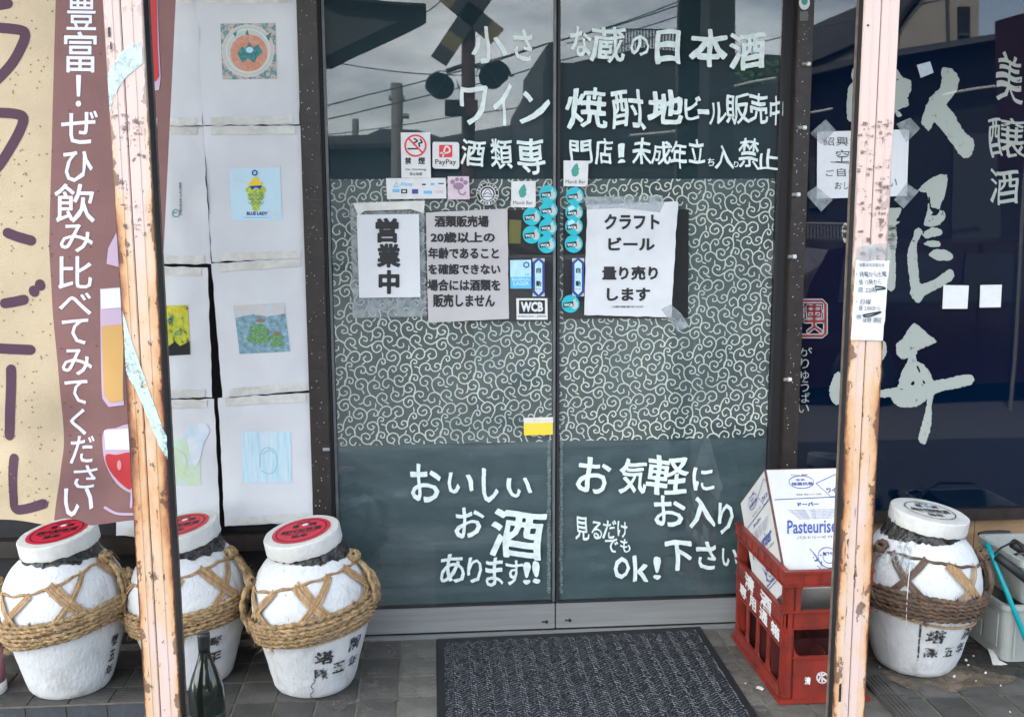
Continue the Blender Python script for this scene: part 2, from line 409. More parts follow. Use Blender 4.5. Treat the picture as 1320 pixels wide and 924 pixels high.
def faded_mat(name, ink, lo, hi, scale=30):
    m = bpy.data.materials.new(name); m.use_nodes = True; nt = m.node_tree; b = nt.nodes['Principled BSDF']; b.inputs['Base Color'].default_value = (*ink, 1); b.inputs['Roughness'].default_value = .8
    t = N(nt, 'ShaderNodeBsdfTransparent'); x = N(nt, 'ShaderNodeMixShader'); tc = N(nt, 'ShaderNodeTexCoord')
    n = N(nt, 'ShaderNodeTexNoise', i_Scale=scale, i_Detail=5.0, i_Roughness=.7); r = N(nt, 'ShaderNodeMapRange'); r.inputs[1].default_value = lo; r.inputs[2].default_value = hi
    l = nt.links.new; l(tc.outputs['Object'], n.inputs['Vector']); l(n.outputs['Fac'], r.inputs[0]); l(r.outputs[0], x.inputs[0]); l(t.outputs[0], x.inputs[1]); l(b.outputs[0], x.inputs[2]); l(x.outputs[0], nt.nodes['Material Output'].inputs[0])
    return m
M_calli = faded_mat('grey_calligraphy_film', (.44, .46, .42), .30, .37, 34)
M_stencil = faded_mat('faded_black_stencil', (.03, .03, .035), .40, .55, 45)
M_scrib = faded_mat('worn_tape_residue', (.16, .12, .10), .48, .62, 60)

def rust_post_mat(name, x0, x1, white_low, seed, ztop):
    """flaking paint over rust: pink paint, rust creeping in from both edges and from below"""
    m = bpy.data.materials.new(name); m.use_nodes = True; nt = m.node_tree; b = nt.nodes['Principled BSDF']; b.inputs['Roughness'].default_value = .6
    l = nt.links.new; tc = N(nt, 'ShaderNodeTexCoord'); sp = N(nt, 'ShaderNodeSeparateXYZ'); l(tc.outputs['Object'], sp.inputs[0])
    def mth(op, a, bb, c=None):
        n = N(nt, 'ShaderNodeMath', operation=op)
        for i, q in enumerate((a, bb, c)):
            if q is None: continue
            if isinstance(q, (int, float)): n.inputs[i].default_value = q
            else: l(q, n.inputs[i])
        return n.outputs[0]
    def rng(q, a, bb, c=0, d=1):
        n = N(nt, 'ShaderNodeMapRange'); n.inputs[1].default_value = a; n.inputs[2].default_value = bb; n.inputs[3].default_value = c; n.inputs[4].default_value = d; l(q, n.inputs[0]); return n.outputs[0]
    def noi(s, sc3, dt=6.0):
        mp = N(nt, 'ShaderNodeMapping'); mp.inputs['Scale'].default_value = sc3; mp.inputs['Location'].default_value = (seed, seed*2, 0); l(tc.outputs['Object'], mp.inputs[0])
        n = N(nt, 'ShaderNodeTexNoise', i_Scale=s, i_Detail=dt, i_Roughness=.65); l(mp.outputs[0], n.inputs['Vector']); return n.outputs['Fac']
    xc = (x0+x1)/2; hw = (x1-x0)/2
    e = mth('DIVIDE', mth('ABSOLUTE', mth('SUBTRACT', sp.outputs[0], xc), None), hw)         # 0 centre .. 1 edges
    z = sp.outputs[2]
    low = rng(z, ztop, ztop-.9)                                                               # 0 up high .. 1 lower down
    n1 = noi(9, (1.6, 1, .45)); n2 = noi(38, (1, 1, .5))
    rust = mth('ADD', mth('MULTIPLY', mth('POWER', e, 2.5), .50), mth('MULTIPLY', low, .52))
    rust = mth('ADD', rust, mth('MULTIPLY', mth('SUBTRACT', n1, .5), 1.05)); rust = mth('ADD', rust, mth('MULTIPLY', mth('SUBTRACT', n2, .5), .35))
    rust = mth('MULTIPLY', rust, rng(z, ztop+.35, ztop-.25))
    if white_low: rust = mth('SUBTRACT', rust, rng(z, .85, .45, 0, .34))
    f1 = rng(rust, .16, .85)
    cr = N(nt, 'ShaderNodeValToRGB'); l(f1, cr.inputs[0]); E_ = cr.color_ramp.elements
    E_[0].position = 0; E_[0].color = (.60, .455, .41, 1); E_[1].position = 1; E_[1].color = (.15, .055, .03, 1)
    q = E_.new(.28); q.color = (.60, .42, .29, 1); q = E_.new(.58); q.color = (.56, .31, .15, 1); q = E_.new(.82); q.color = (.36, .15, .065, 1)
    spk = mth('MAXIMUM', rng(noi(95, (1, 1, .35), 3.0), .66, .70), mth('MULTIPLY', rng(noi(60, (1.4, 1, .12), 5.0), .64, .69), .75)); flk = mth('MULTIPLY', rng(mth('ADD', noi(24, (1.2, 1, .7), 8.0), mth('MULTIPLY', mth('POWER', e, 4.0), .16)), .625, .65), .8); spk = mth('MAXIMUM', spk, flk)
    edge = rng(mth('ADD', e, mth('MULTIPLY', n2, .30)), 1.05, 1.11)
    dark = mth('MULTIPLY', mth('MAXIMUM', spk, edge), rng(z, ztop+.3, ztop-.2, .0, .9))
    mx = N(nt, 'ShaderNodeMix', data_type='RGBA'); l(dark, mx.inputs[0]); l(cr.outputs[0], mx.inputs[6]); mx.inputs[7].default_value = (.06, .022, .015, 1); l(mx.outputs[2], b.inputs['Base Color'])
    bp = N(nt, 'ShaderNodeBump', i_Strength=.8, i_Distance=.004); l(mth('SUBTRACT', 1.0, dark), bp.inputs['Height']); l(bp.outputs[0], b.inputs['Normal'])
    return m

# ------------------------------------------------------------ setting: street, porch floor
o = bx('street', M_asphalt, None, -60, 60, -120, -3.2, -.16, -.13); tag(o, kind='structure')
o = bx('pavement', M_asphalt, None, -30, 30, -3.2, -1.3, -.16, -.12); tag(o, kind='structure')
o = MB(); o.box(-30, 30, 0.03, 20, -.3, -.02); tag(o.build('ground', M_conc), kind='structure')
fl = thing('floor', None, None); fl['kind'] = 'structure'
mb = MB(); mb.box(-1.36, 1.0, -1.3, .03, -.16, -.004); mb.box(-3.2, -1.36, -.442, .03, -.16, -.004); mb.box(1.0, 3.4, -1.3, .03, -.16, -.004)
mb.build('grout_bed', M_grout, fl)
mb = MB(); mb.box(-3.2, -1.36, -1.3, -.442, -.16, -.118); mb.build('lower_pavement', M_tile, fl)
TW, TH = .130, .148
tm = MB(); tm.box(-(TW-.007)/2, (TW-.007)/2, -(TH-.007)/2, (TH-.007)/2, -.006, 0, b=.0015)
def tile_mat(name, c):
    m = mat(name, c, .55, .3, 7, .25, 60); nt = m.node_tree; b = nt.nodes['Principled BSDF']
    src = b.inputs['Base Color'].links[0].from_socket
    oi = N(nt, 'ShaderNodeObjectInfo'); r = N(nt, 'ShaderNodeMapRange'); r.inputs[3].default_value = .72; r.inputs[4].default_value = 1.25
    hs = N(nt, 'ShaderNodeHueSaturation'); nt.links.new(oi.outputs['Random'], r.inputs[0]); nt.links.new(r.outputs[0], hs.inputs['Value']); nt.links.new(src, hs.inputs['Color']); nt.links.new(hs.outputs[0], b.inputs['Base Color'])
    return m
M_tile_a = tile_mat('porch_tile_dark', (.062, .058, .053)); M_tile_b = tile_mat('porch_tile_grey', (.105, .100, .088)); M_tile_r = tile_mat('riser_tile', (.034, .038, .045))
proto = {}
for key, m in (('a', M_tile_a), ('b', M_tile_b)):
    me = bpy.data.meshes.new('tile'); me.from_pydata([tuple(v) for v in tm.v], [], tm.f); me.materials.append(m); proto[key] = me
def put_tile(me, x, y, z=0, rot=0, rx=0):
    t = bpy.data.objects.new('tile', me); C.objects.link(t); t.location = (x, y, z+random.uniform(-.0006, .0006)); t.rotation_euler = (rx+random.uniform(-.004, .004), random.uniform(-.004, .004), rot+random.uniform(-.004, .004)); t.parent = fl
X0 = -.571
for i in range(-11, 20):
    xc = X0+TW*(i+.5)
    for j in range(8):
        yc = -.037-TH*(j+.5)
        if xc > 1.95 or xc < -2.1: continue
        if xc < -1.36+.06 and yc < -.40: continue
        k = 'b' if (-.58 < xc < .96) else 'a'
        put_tile(proto[k], xc, yc)
# nosing rows of the left platform with grooved top, riser tiles
rm = MB(); rm.box(-.0615, .0615, -.004, 0, -.112, -.003, b=.001)
mr = bpy.data.meshes.new('riser_tile'); mr.from_pydata([tuple(v) for v in rm.v], [], rm.f); mr.materials.append(M_tile_r)
gm = MB(); gm.box(-.0615, .0615, -.047, .047, -.006, 0, b=.001)
for k in range(5): gm.box(-.0615, .0615, -.040+k*.012, -.035+k*.012, -.001, .0018)
mg = bpy.data.meshes.new('nosing_tile'); mg.from_pydata([tuple(v) for v in gm.v], [], gm.f); mg.materials.append(M_tile_a)
for i in range(7):
    xc = -1.435-.127*i
    t = bpy.data.objects.new('riser_tile', mr); C.objects.link(t); t.location = (xc, -.443, 0); t.parent = fl
    t = bpy.data.objects.new('nosing_tile', mg); C.objects.link(t); t.location = (xc, -.385, .0015); t.parent = fl
# ridged edge tiles of the right platform
gm = MB(); gm.box(-.045, .045, -(TH-.007)/2, (TH-.007)/2, .0, .012, b=.001)
for k in range(5): gm.box(-.040+k*.014, -.033+k*.014, -(TH-.007)/2, (TH-.007)/2, .0115, .0145)
mg = bpy.data.meshes.new('ridged_tile'); mg.from_pydata([tuple(v) for v in gm.v], [], gm.f); mg.materials.append(M_tile_a)
for j in range(3, 8):
    t = bpy.data.objects.new('ridged_tile', mg); C.objects.link(t); t.location = (1.012, -.037-TH*(j+.5), 0); t.parent = fl
bx('threshold', M_alu, fl, -.80, .80, -.035, -.004, -.003, .004)

# ------------------------------------------------------------ shop front
sf = thing('shop_front', 'shop front wall around the glass doors with canopy, sill and dark posts', 'building')
bx('wall', M_wallgrey, sf, -5.5, 5.5, .06, .3, 2.42, 6.2)  # upper wall out of view, built high to shade the porch
bx('wall', M_wallgrey, sf, -5.5, -2.3, .06, .3, -.02, 2.42)
bx('wall', M_wallgrey, sf, 3.2, 5.5, .06, .3, -.02, 2.42)
bx('unseen_shade_mass', M_black, sf, -5.5, 5.5, .31, 6.5, -.02, 6.1)  # unseen solid mass, added so the building keeps sun off the porch
bx('canopy', M_wallgrey, sf, -5.5, 5.5, -1.12, .06, 2.62, 2.74)
bx('lintel', M_frame, sf, -2.3, 3.2, -.01, .06, 2.34, 2.42)
def column(x0, x1, y0, y1, xs, side):
    f = bx('door_post', M_frame, sf, x0, x1, y0, y1, .0, 2.34, b=.003)
    return f
cL = column(-.880, -.812, -.035, .03, 0, 0); cR = column(.836, .895, -.035, .03, 0, 0)
bx('jamb', M_seal, sf, -.812, -.804, -.006, .03, 0, 2.34)
bx('jamb', M_seal, sf, .806, .836, .004, .03, 0, 2.34)
mb = MB()
for k in range(110):
    for x0, x1 in ((-.876, -.816), (.840, .891)):
        x, z = random.uniform(x0, x1), random.uniform(.1, 2.3); s_ = random.uniform(.0006, .0014)
        mb.box(x-s_, x+s_, -.0365, -.0349, z-s_, z+s_)
o = mb.build('paint_speck', M_white, sf); o['kind'] = 'stuff'
for (x, y) in ((1038, 83), (1033, 165), (1025, 251), (1020, 331), (1014, 489)):
    p = P(x, y, -.038); k = MB(); k.tube([p+Vector((-.012, -.003, 0)), p+Vector((.012, -.003, 0))], .0065, 10); h = k.build('hinge_pin', M_alu, sf)
    k = MB(); k.tube([p+Vector((.004, -.004, 0)), p+Vector((.016, -.004, 0))], .0075, 10); k.build('white_cap', M_white, h)
p = P(420, 579, -.04); k = MB(); k.tube([p+Vector((-.01, -.003, 0)), p+Vector((.014, -.003, 0))], .007, 10); k.build('hinge_pin', M_alu, sf)
bx('sill', M_frame, sf, -2.3, -.88, -.02, .10, .35, .41)
bx('lower_wall', M_black, sf, -2.3, -.88, .02, .10, 0, .35)
bx('window_backing', M_black, sf, -2.3, -.88, .03, .06, .41, 2.34)

# sliding doors
def leaf(x0, x1, label, side):
    d = thing('sliding_door', label, 'door', ((x0+x1)/2, 0, .005))
    br = bx('bottom_rail', M_alu, d, x0+.001, x1-.001, 0, .035, .008, .105, b=.002)
    bx('gasket', M_seal, d, x0+.012, x1-.012, -.001, .02, .1065, .1125)
    sm, sw = (.010, .009)
    a, b_ = (x0+.0015, x0+sm)
    bx('stile', M_alu_d if side == 'L' else M_seal, d, x0+.0015, x0+.011, -.002, .035, .1125, 2.34)
    bx('stile', M_seal if side == 'R' else M_alu_d, d, x1-.011, x1-.0015, -.002, .035, .1125, 2.34)
    bx('glass_pane', M_glass, d, x0+.0115, x1-.0115, .001, .006, .113, 2.335)
    return d
DL = leaf(-.803, -.001, 'left sliding glass door leaf with white lettering and a scroll patterned cloth', 'L')
DR = leaf(.001, .806, 'right sliding glass door leaf lettered in white, patterned cloth behind its pane', 'R')
for x, y, d in ((702, 801, DL), (732, 799, DR)):
    p = P(x, y, -.001); k = MB(); k.tube([p+Vector((-.011, 0, 0)), p+Vector((.008, 0, 0))], .0028, 8); k.tube([p+Vector((.007, -.004, 0)), p+Vector((.007, .004, 0))], .006, 10); k.build('lock', M_seal, d)
def backing(name, x0, x1, z0, z1, Y, m, par, amp, seed, nx=30, ny=20, fx=3.0, fz=9.0):
    vs = []
    for j in range(ny+1):
        for i in range(nx+1):
            x = x0+(x1-x0)*i/nx; z = z1+(z0-z1)*j/ny
            vs.append((x, Y-amp*noise.noise(Vector((x*fx, z*fz, seed)))-.4*amp*noise.noise(Vector((x*14, z*22, seed))), z))
    return link(name, vs, [(j*(nx+1)+i, (j+1)*(nx+1)+i, (j+1)*(nx+1)+i+1, j*(nx+1)+i+1) for j in range(ny) for i in range(nx)], m, par, True)
for d, x0, x1, sd_ in ((DL, -.791, -.013, 1), (DR, .013, .794, 2)):
    backing('upper_paper', x0, x1, 1.60, 2.334, .022, M_papertop, d, .0015, sd_)
    backing('lower_paper', x0, x1, .114, .735, .019, M_paperteal, d, .009, sd_+4, 80, 60, 2.2, 11)
# frosted ripped strip along the seam on the lower paper
k = MB()
for d_, xa in ((DL, -.030), (DR, .016)):
    k = MB()
    for i in range(60):
        z = .14+i*.0098; k.add([(xa+random.uniform(-.003, .003), .0105, z), (xa+.012+random.uniform(-.004, .003), .0105, z), (xa+.012+random.uniform(-.004, .003), .0105, z+.0085), (xa+random.uniform(-.003, .003), .0105, z+.0085)], [(0, 1, 2, 3)])
    o = k.build('frayed_tape', MATS.get('frayed') or mat('frayed', (.17, .22, .22), .7, .4, 90), d_)

# karakusa scroll print, traced once and repeated on a lattice
CURLS = [
 [(545,262),(580,190),(560,130),(500,100),(447,140),(450,190),(500,210),(535,182),(520,150),(490,165)],
 [(455,385),(450,325),(480,270),(522,265),(537,300),(508,322),(495,300)],
 [(455,385),(450,330),(405,290),(360,330),(380,378),(408,362)],
 [(625,460),(575,475),(530,455),(505,415),(455,388),(408,410),(400,460),(438,485),(460,455)],
 [(520,430),(520,380),(565,360),(605,390),(585,425),(560,408)], [(610,375),(630,362),(645,338)],
 [(665,430),(690,350),(690,290),(650,245),(590,260),(583,300),(620,325),(650,300),(628,285)],
 [(703,572),(725,500),(700,445),(650,435),(610,480),(630,530),(672,530),(692,500),(665,488)],
 [(665,430),(672,380),(708,350),(750,370),(742,410),(712,405),(716,385)],
 [(688,290),(684,230),(710,197),(745,215),(735,240),(715,235)], [(775,300),(755,280),(720,270)],
 [(575,175),(590,140),(640,112),(685,138),(680,180),(645,180),(652,158)],
 [(40,200),(50,170),(80,125),(130,105),(172,130),(170,190),(125,215),(90,190),(108,165)],
 [(180,145),(230,110),(285,130),(292,190),(242,215),(210,180),(235,160)], [(190,238),(210,235),(225,215)],
 [(335,320),(345,250),(380,190),(420,190),(428,228),(402,240),(393,215)], [(397,120),(405,145),(402,172)],
 [(230,305),(262,340),(310,335),(336,300),(320,265),(285,265),(275,295),(295,302)],
 [(150,395),(120,340),(135,280),(190,255),(230,285),(220,325),(185,325),(188,300)],
 [(250,440),(230,400),(180,385),(130,420),(135,475),(180,490),(205,455),(178,435)], [(185,495),(200,515),(210,542)],
 [(332,590),(270,545),(245,480),(260,430),(310,403),(360,430),(362,478),(318,487),(308,460),(330,455)], [(370,485),(385,500),(410,505)], [(300,400),(315,385),(325,360)],
 [(390,668),(340,620),(340,570),(385,535),(435,560),(430,605),(397,610),(388,590)], [(410,625),(430,632),(455,648)],
 [(332,590),(290,560),(230,570),(203,620),(228,660),(270,650),(268,620)], [(318,635),(325,655),(318,688)],
 [(703,578),(655,572),(600,605),(545,630),(490,605),(478,560),(510,523),(555,540),(550,572),(522,562)], [(498,470),(502,495),(498,520)], [(585,572),(605,550),(612,500)],
 [(622,590),(605,615),(608,655),(645,687),(692,662),(690,622),(660,613),(650,638)],
 [(130,692),(72,640),(65,580),(100,545),(150,555),(157,588),(125,607),(112,585)], [(150,640),(175,642),(197,628)],
]
org = P(440, 440); SC = (P(540, 440).x-org.x)/770
cell = [pl for c in CURLS for pl in stroke(c, 12.5, k=4, taper=len(c) == 3, round_=len(c) > 3)]
def cloth(par, x0, x1, seed):
    z0, z1 = .722, 1.668
    nx, nz = 60, 60
    h = lambda x, z: .0040*noise.noise(Vector((x*5, z*1.3, seed)))+.0012*noise.noise(Vector((x*9, z*7, seed)))
    vs = [(x0+(x1-x0)*i/nx, .0135-h(x0+(x1-x0)*i/nx, z0+(z1-z0)*j/nz), z0+(z1-z0)*j/nz) for j in range(nz+1) for i in range(nx+1)]
    o = link('patterned_cloth', vs, [(j*(nx+1)+i, j*(nx+1)+i+1, (j+1)*(nx+1)+i+1, (j+1)*(nx+1)+i) for j in range(nz) for i in range(nx)], M_cloth, par, True)
    mb = MB()
    for a in range(-4, 22):
        for b in range(-14, 14):
            ox, oz = a*648-b*345, -a*20+b*585
            X, Z = org.x+(ox+400)*SC, org.z-(oz+380)*SC
            if X < x0-.2 or X > x1+.2 or Z < z0-.2 or Z > z1+.2: continue
            for pl in cell:
                q = clip_poly([(org.x+(ox+u)*SC, org.z-(oz+v)*SC) for u, v in pl], x0, x1, z0, z1)
                if q: mb.add([(x, .0128-h(x, z), z) for x, z in q], [tuple(range(len(q)))])
    mb.build('scroll_print', M_cloth_line, o)
cloth(DL, -.789, -.014, 3); cloth(DR, .014, .792, 8)

# marker lettering on the doors
def J(s): # "c x0 y0 x1 y1; ..."
    out = []
    for t in s.split(';'):
        a = t.split(); out.append((a[0], *[float(q) for q in a[1:5]], *([float(a[5])] if len(a) > 5 else [])))
    return out
W_ = on(-.0006)
for par, s in (
 (DL, '小 606 36 652 83;さ 662 39 687 79'), (DL, 'ワ 593 112 629 161;イ 635 109 660 162;ン 670 118 708 161'), (DL, '酒 594 180 625 214 0.015;類 632 180 660 218 0.014;専 667 178 703 225'),
 (DR, 'な 735 36 762 74;蔵 762 34 807 80 0.014;の 812 47 837 73;日 845 38 878 83 0.034;本 890 36 939 85 0.031;酒 940 42 987 89 0.024'),
 (DR, '焼 731 113 784 166;酎 789 116 830 165;、 823 156 833 168;地 834 117 880 161 0.027;ビ 883 125 904 155;ー 899 141 914 148 0.014;ル 914 132 936 160;販 935 121 966 161 0.014;売 966 120 990 160;中 992 124 1009 161'),
 (DR, '門 734 181 763 212;店 767 178 790 212;！ 796 185 806 211;未 815 178 840 213;成 840 182 865 212;年 865 182 886 218;立 888 179 909 211;ち 912 204 921 214;入 921 187 946 218;り 946 208 952 216;禁 953 178 979 217 0.014;止 975 192 1004 219'),
 (DL, 'お 528 599 568 647;い 576 609 611 637;し 621 603 642 647 0.034;い 654 615 686 641'), (DL, 'お 586 653 623 692;酒 631 656 701 720 0.024'), (DL, 'あ 567 714 600 752;り 603 718 622 752;ま 626 718 649 756;す 651 721 674 753;! 674 723 684 752;! 686 723 696 752'),
 (DR, 'お 745 589 788 635;気 798 590 834 636;軽 835 586 888 637 0.017;に 893 603 920 633'), (DR, 'お 842 640 883 679;入 888 639 922 680 0.031;り 925 647 945 687'),
 (DR, '見 741 666 759 696 0.017;る 762 672 776 695 0.014;だ 777 670 794 694 0.014;け 796 672 809 693'), (DR, 'で 780 694 797 712;も 800 694 813 712 0.014'), (DR, 'O 791 718 812 746 0.024;k 816 716 836 749 0.024;! 842 716 852 746'), (DR, '下 857 697 892 736 0.031;さ 898 698 924 734;い 930 706 951 730')):
    lettering(J(s), W_, M_white_ink, par, off=.017, wob=.045)

# ------------------------------------------------------------ black panels painting the unlit interior behind gaps in the cloth
for par, pts in ((DL, [(549, 272), (715, 270), (715, 414), (551, 414)]), (DR, [(726, 270), (888, 270), (887, 410), (726, 411)])):
    quad('interior_shade_panel', pts, .0075, M_black, par)
quad('yellow_card', [(656, 283), (672, 284), (671, 314), (655, 314)], .0068, mat('dim_yellow_card', (.16, .15, .03), .6), DL)

# ------------------------------------------------------------ posters and stickers on the door
t = thing('notice_sheet', 'white sheet reading 営業中 in a wrinkled clear sleeve on left door leaf', 'poster', P(500, 400, -.004))
sheet('plastic_sleeve', [(451, 261), (546, 258), (550, 408), (455, 410)], -.0035, M_sleeve, t, 20, 30, .004, 14, 5, edge=2)
_, mp_ = sheet('paper', [(460, 277), (540, 276), (542, 383), (463, 384)], -.0095, M_paper, t, 16, 24, .003, 7, 2)
lettering(J('営 484 281 514 313;業 486 314 516 345;中 488 348 515 379'), mp_, M_ink, t, off=.045)
shape('tape', [[(455, 262), (548, 259), (546, 275), (530, 270), (470, 272), (462, 278)]], lambda x, y: mp_(x, y, .002), M_tape, t)
t = thing('notice_sheet', 'pinkish sheet of six lines about age check for alcohol, on left door leaf', 'poster', P(600, 412, -.004))
_, mp_ = sheet('paper', [(549, 274), (654, 269), (656, 411), (552, 416)], -.005, M_pinkpaper, t, 16, 20, .0025, 6, 12, edge=.8)
for s, b in (('酒類販売場', (560, 278, 630, 293)), ('20歳以上の', (555, 299, 638, 313)), ('年齢であること', (552, 319, 643, 334)), ('を確認できない', (552, 340, 645, 354)), ('場合には酒類を', (551, 360, 645, 375)), ('販売しません', (558, 379, 638, 396))):
    lettering([(s, *b)], mp_, M_ink, t, off=.04)
t = thing('notice_sheet', 'creased white sheet reading クラフトビール 量り売りします on right door leaf', 'poster', P(810, 409, -.004))
_, mp_ = sheet('paper', [(757, 264), (874, 260), (865, 409), (753, 406)], -.006, M_paper2, t, 20, 26, .004, 6, 21, edge=1.2)
for s, b in (('クラフト', (779, 276, 850, 296)), ('ビール', (784, 306, 844, 323)), ('量り売り', (776, 343, 848, 361)), ('します', (782, 371, 838, 388))):
    lettering([(s, *b)], mp_, M_ink, t, off=.04)
lettering([('この値段で気軽に量り売りできます', 788, 394, 829, 396.5)], mp_, M_ink, t, off=.02)
shape('tape', [[(752, 254), (854, 252), (856, 262), (850, 274), (800, 268), (757, 270)]], lambda x, y: mp_(x, y, .0015), M_sleeve, t)
shape('tape', [[(852, 398), (864, 392), (878, 404), (888, 420), (874, 428), (862, 412)]], lambda x, y: mp_(x, y, .0015), M_sleeve, t)

t = thing('no_smoking_sign', 'white no smoking plate with red ring above payment stickers', 'sign', P(536, 229, -.003))
quad('plate', [(516.5, 171), (554.5, 171), (555.5, 229.5), (517.5, 229.5)], -.004, M_white, t, .003)
S = on(-.0048); S2 = on(-.0056)
shape('prohibition_ring', ring(535.5, 188, 12.2, 14.4)+[[(526, 179.5), (527.6, 178), (545.5, 196.5), (544, 198)]], S2, M_signred, t)
strokes('cigarette', [[(526, 192), (539, 192)], [(536, 188), (533, 185), (538, 182), (534, 179)], [(541, 189), (540, 185), (544, 184), (542, 180)]], S, M_ink, t, w=2)
lettering(J('禁 522 203 530 212;煙 539 203 548 212'), S, M_ink, t); lettering([('No Smoking', 523, 217, 549, 220.5), ('禁止吸烟', 528, 222.5, 544, 226.5)], S, M_ink, t, off=.01)
t = thing('payment_sticker', 'white PayPay sticker with red square logo beside the no smoking plate', 'sticker', P(575, 218, -.002))
k = MB(); k.poly([P(*q, -.004) for q in [(559, 183), (590, 183.5), (592, 186), (592, 215), (590, 218), (560, 217.5), (557.5, 215), (557.5, 185)]]); 
shape('sticker_base', [[(559, 183), (590, 183.5), (592, 186), (592, 215), (590, 218), (560, 217.5), (557.5, 215), (557.5, 185)]], on(-.004), M_white, t, th=.003)
shape('red_square', [[(567, 187), (582, 187), (583, 188), (583, 202), (582, 203), (567, 203), (566, 202), (566, 188)]], S, M_signred, t)
strokes('letter_mark', [[(571, 202), (574, 190), (578, 190), (580, 194), (577, 197), (568, 197.5)]], S2, M_white, t, w=2.2)
lettering([('PayPay', 561, 205.5, 588, 214)], S, M_ink, t, off=.012)
t = thing('payment_sticker', 'wide white strip sticker with small coloured payment logos under no smoking plate', 'sticker', P(536, 256, -.002))
quad('sticker_base', [(497.5, 230), (574.5, 229.5), (575.5, 256), (499, 257)], -.003, M_white, t, .002)
Sx = on(-.0036)
lettering([('Alipay', 516, 235, 532, 241)], Sx, M_skyblue, t, off=.015)
strokes('logo_mark', [[(508, 241), (511, 235), (514, 241), (508, 241)]], Sx, M_skyblue, t, w=1.2, smooth=False)
for n, m, rs in (('logo_mark', M_skyblue, [(506, 244, 515, 248), (555, 236, 560, 239), (546, 246, 557, 250)]), ('logo_mark', M_ink, [(517, 244, 525, 249.5), (544, 237, 549, 239), (565, 236, 572, 237.5)]), ('logo_mark', M_navyblue, [(531, 244, 539, 250)]), ('logo_mark', M_pink, [(560, 246, 571, 249)])):
    shape(n, [[(a, b), (c, b), (c, d), (a, d)] for a, b, c, d in rs], Sx, m, t)
shape('logo_mark', [[(519, 245.5), (523, 245.5), (523, 248), (519, 248)]], on(-.0042), M_white, t)
t = thing('window_sticker', 'faded pink square sticker with mauve paw like mark', 'sticker', P(591, 257, -.002))
quad('sticker_base', [(577, 227.5), (604.5, 227.5), (605.5, 257), (577.5, 257.5)], -.003, M_pink, t, .002)
shape('paw_mark', [disc_pts(591, 240, 7, 4.6), disc_pts(583.5, 234.5, 3), disc_pts(589, 231.5, 2.6), disc_pts(595, 232, 2.6), disc_pts(600, 235.5, 3)], Sx, M_mauve_ink, t)
strokes('paw_tail', [[(591, 243), (592, 249), (597, 251), (600, 248)]], Sx, M_mauve_ink, t, w=2)
t = thing('window_sticker', 'round black and white brewing badge sticker', 'sticker', P(628, 265, -.002))
shape('sticker_base', [disc_pts(628.5, 250, 15.2)], on(-.003), M_ink, t, th=.002)
shape('white_ring', ring(628.5, 250, 9.3, 10.3)+ring(628.5, 250, 13.9, 14.6), Sx, M_white, t)
k = MB()
for i, ch in enumerate('WEST COAST BREWING·'):
    if ch == ' ': continue
    a = math.pi*(1.02+i/10.5); vs, fs = glyph(ch, .02)
    k.add([P(628.5+math.cos(a)*(12.1+(v-.5)*-0)+(-math.sin(a))*(u-.5)*2.4+math.cos(a)*(v-.5)*3.2, 250+math.sin(a)*12.1+math.cos(a)*(u-.5)*2.4+math.sin(a)*(v-.5)*3.2, -.0036) for u, v in vs], fs)
k.build('lettering', M_white, t)
shape('badge_centre', [disc_pts(628.5, 250.5, 7.6)], Sx, M_paper, t)
strokes('badge_drawing', [[(622.5, 252), (626, 246), (628.5, 244), (631, 246), (634.5, 252)], [(622, 253.5), (635, 253.5)], [(624, 251), (628, 249), (633, 251)]], on(-.0042), M_ink, t, w=.9)
def leaf_sticker(x, y, w_, h_, label, dx=0):
    t = thing('window_sticker', label, 'sticker', P(x+w_/2, y+h_, -.003), 'white stickers with a teal leaf')
    shape('sticker_base', [[(x, y), (x+w_, y-.5+dx), (x+w_-dx, y+h_-1), (x+w_-dx*1.5-3, y+h_+1), (x, y+h_)]], on(-.004), M_white, t, th=.001)
    shape('leaf_mark', [[(x+w_*a, y+h_*b) for a, b in ((.35, .6), (.3, .4), (.4, .22), (.52, .1), (.58, .16), (.6, .3), (.66, .3), (.6, .38), (.62, .5), (.55, .6), (.45, .64))]], on(-.0045), M_leaf, t)
    lettering([('Mandi Bar', x+w_*.08, y+h_*.76, x+w_*.88, y+h_*.9)], on(-.0045), M_ink, t, off=0)
leaf_sticker(659, 234, 31.5, 33, 'white square sticker with teal leaf on left door leaf above the turquoise discs')
leaf_sticker(726.5, 207, 32, 33, 'white square sticker with teal leaf on right door leaf overlapping the lettering', 1)
k = 0
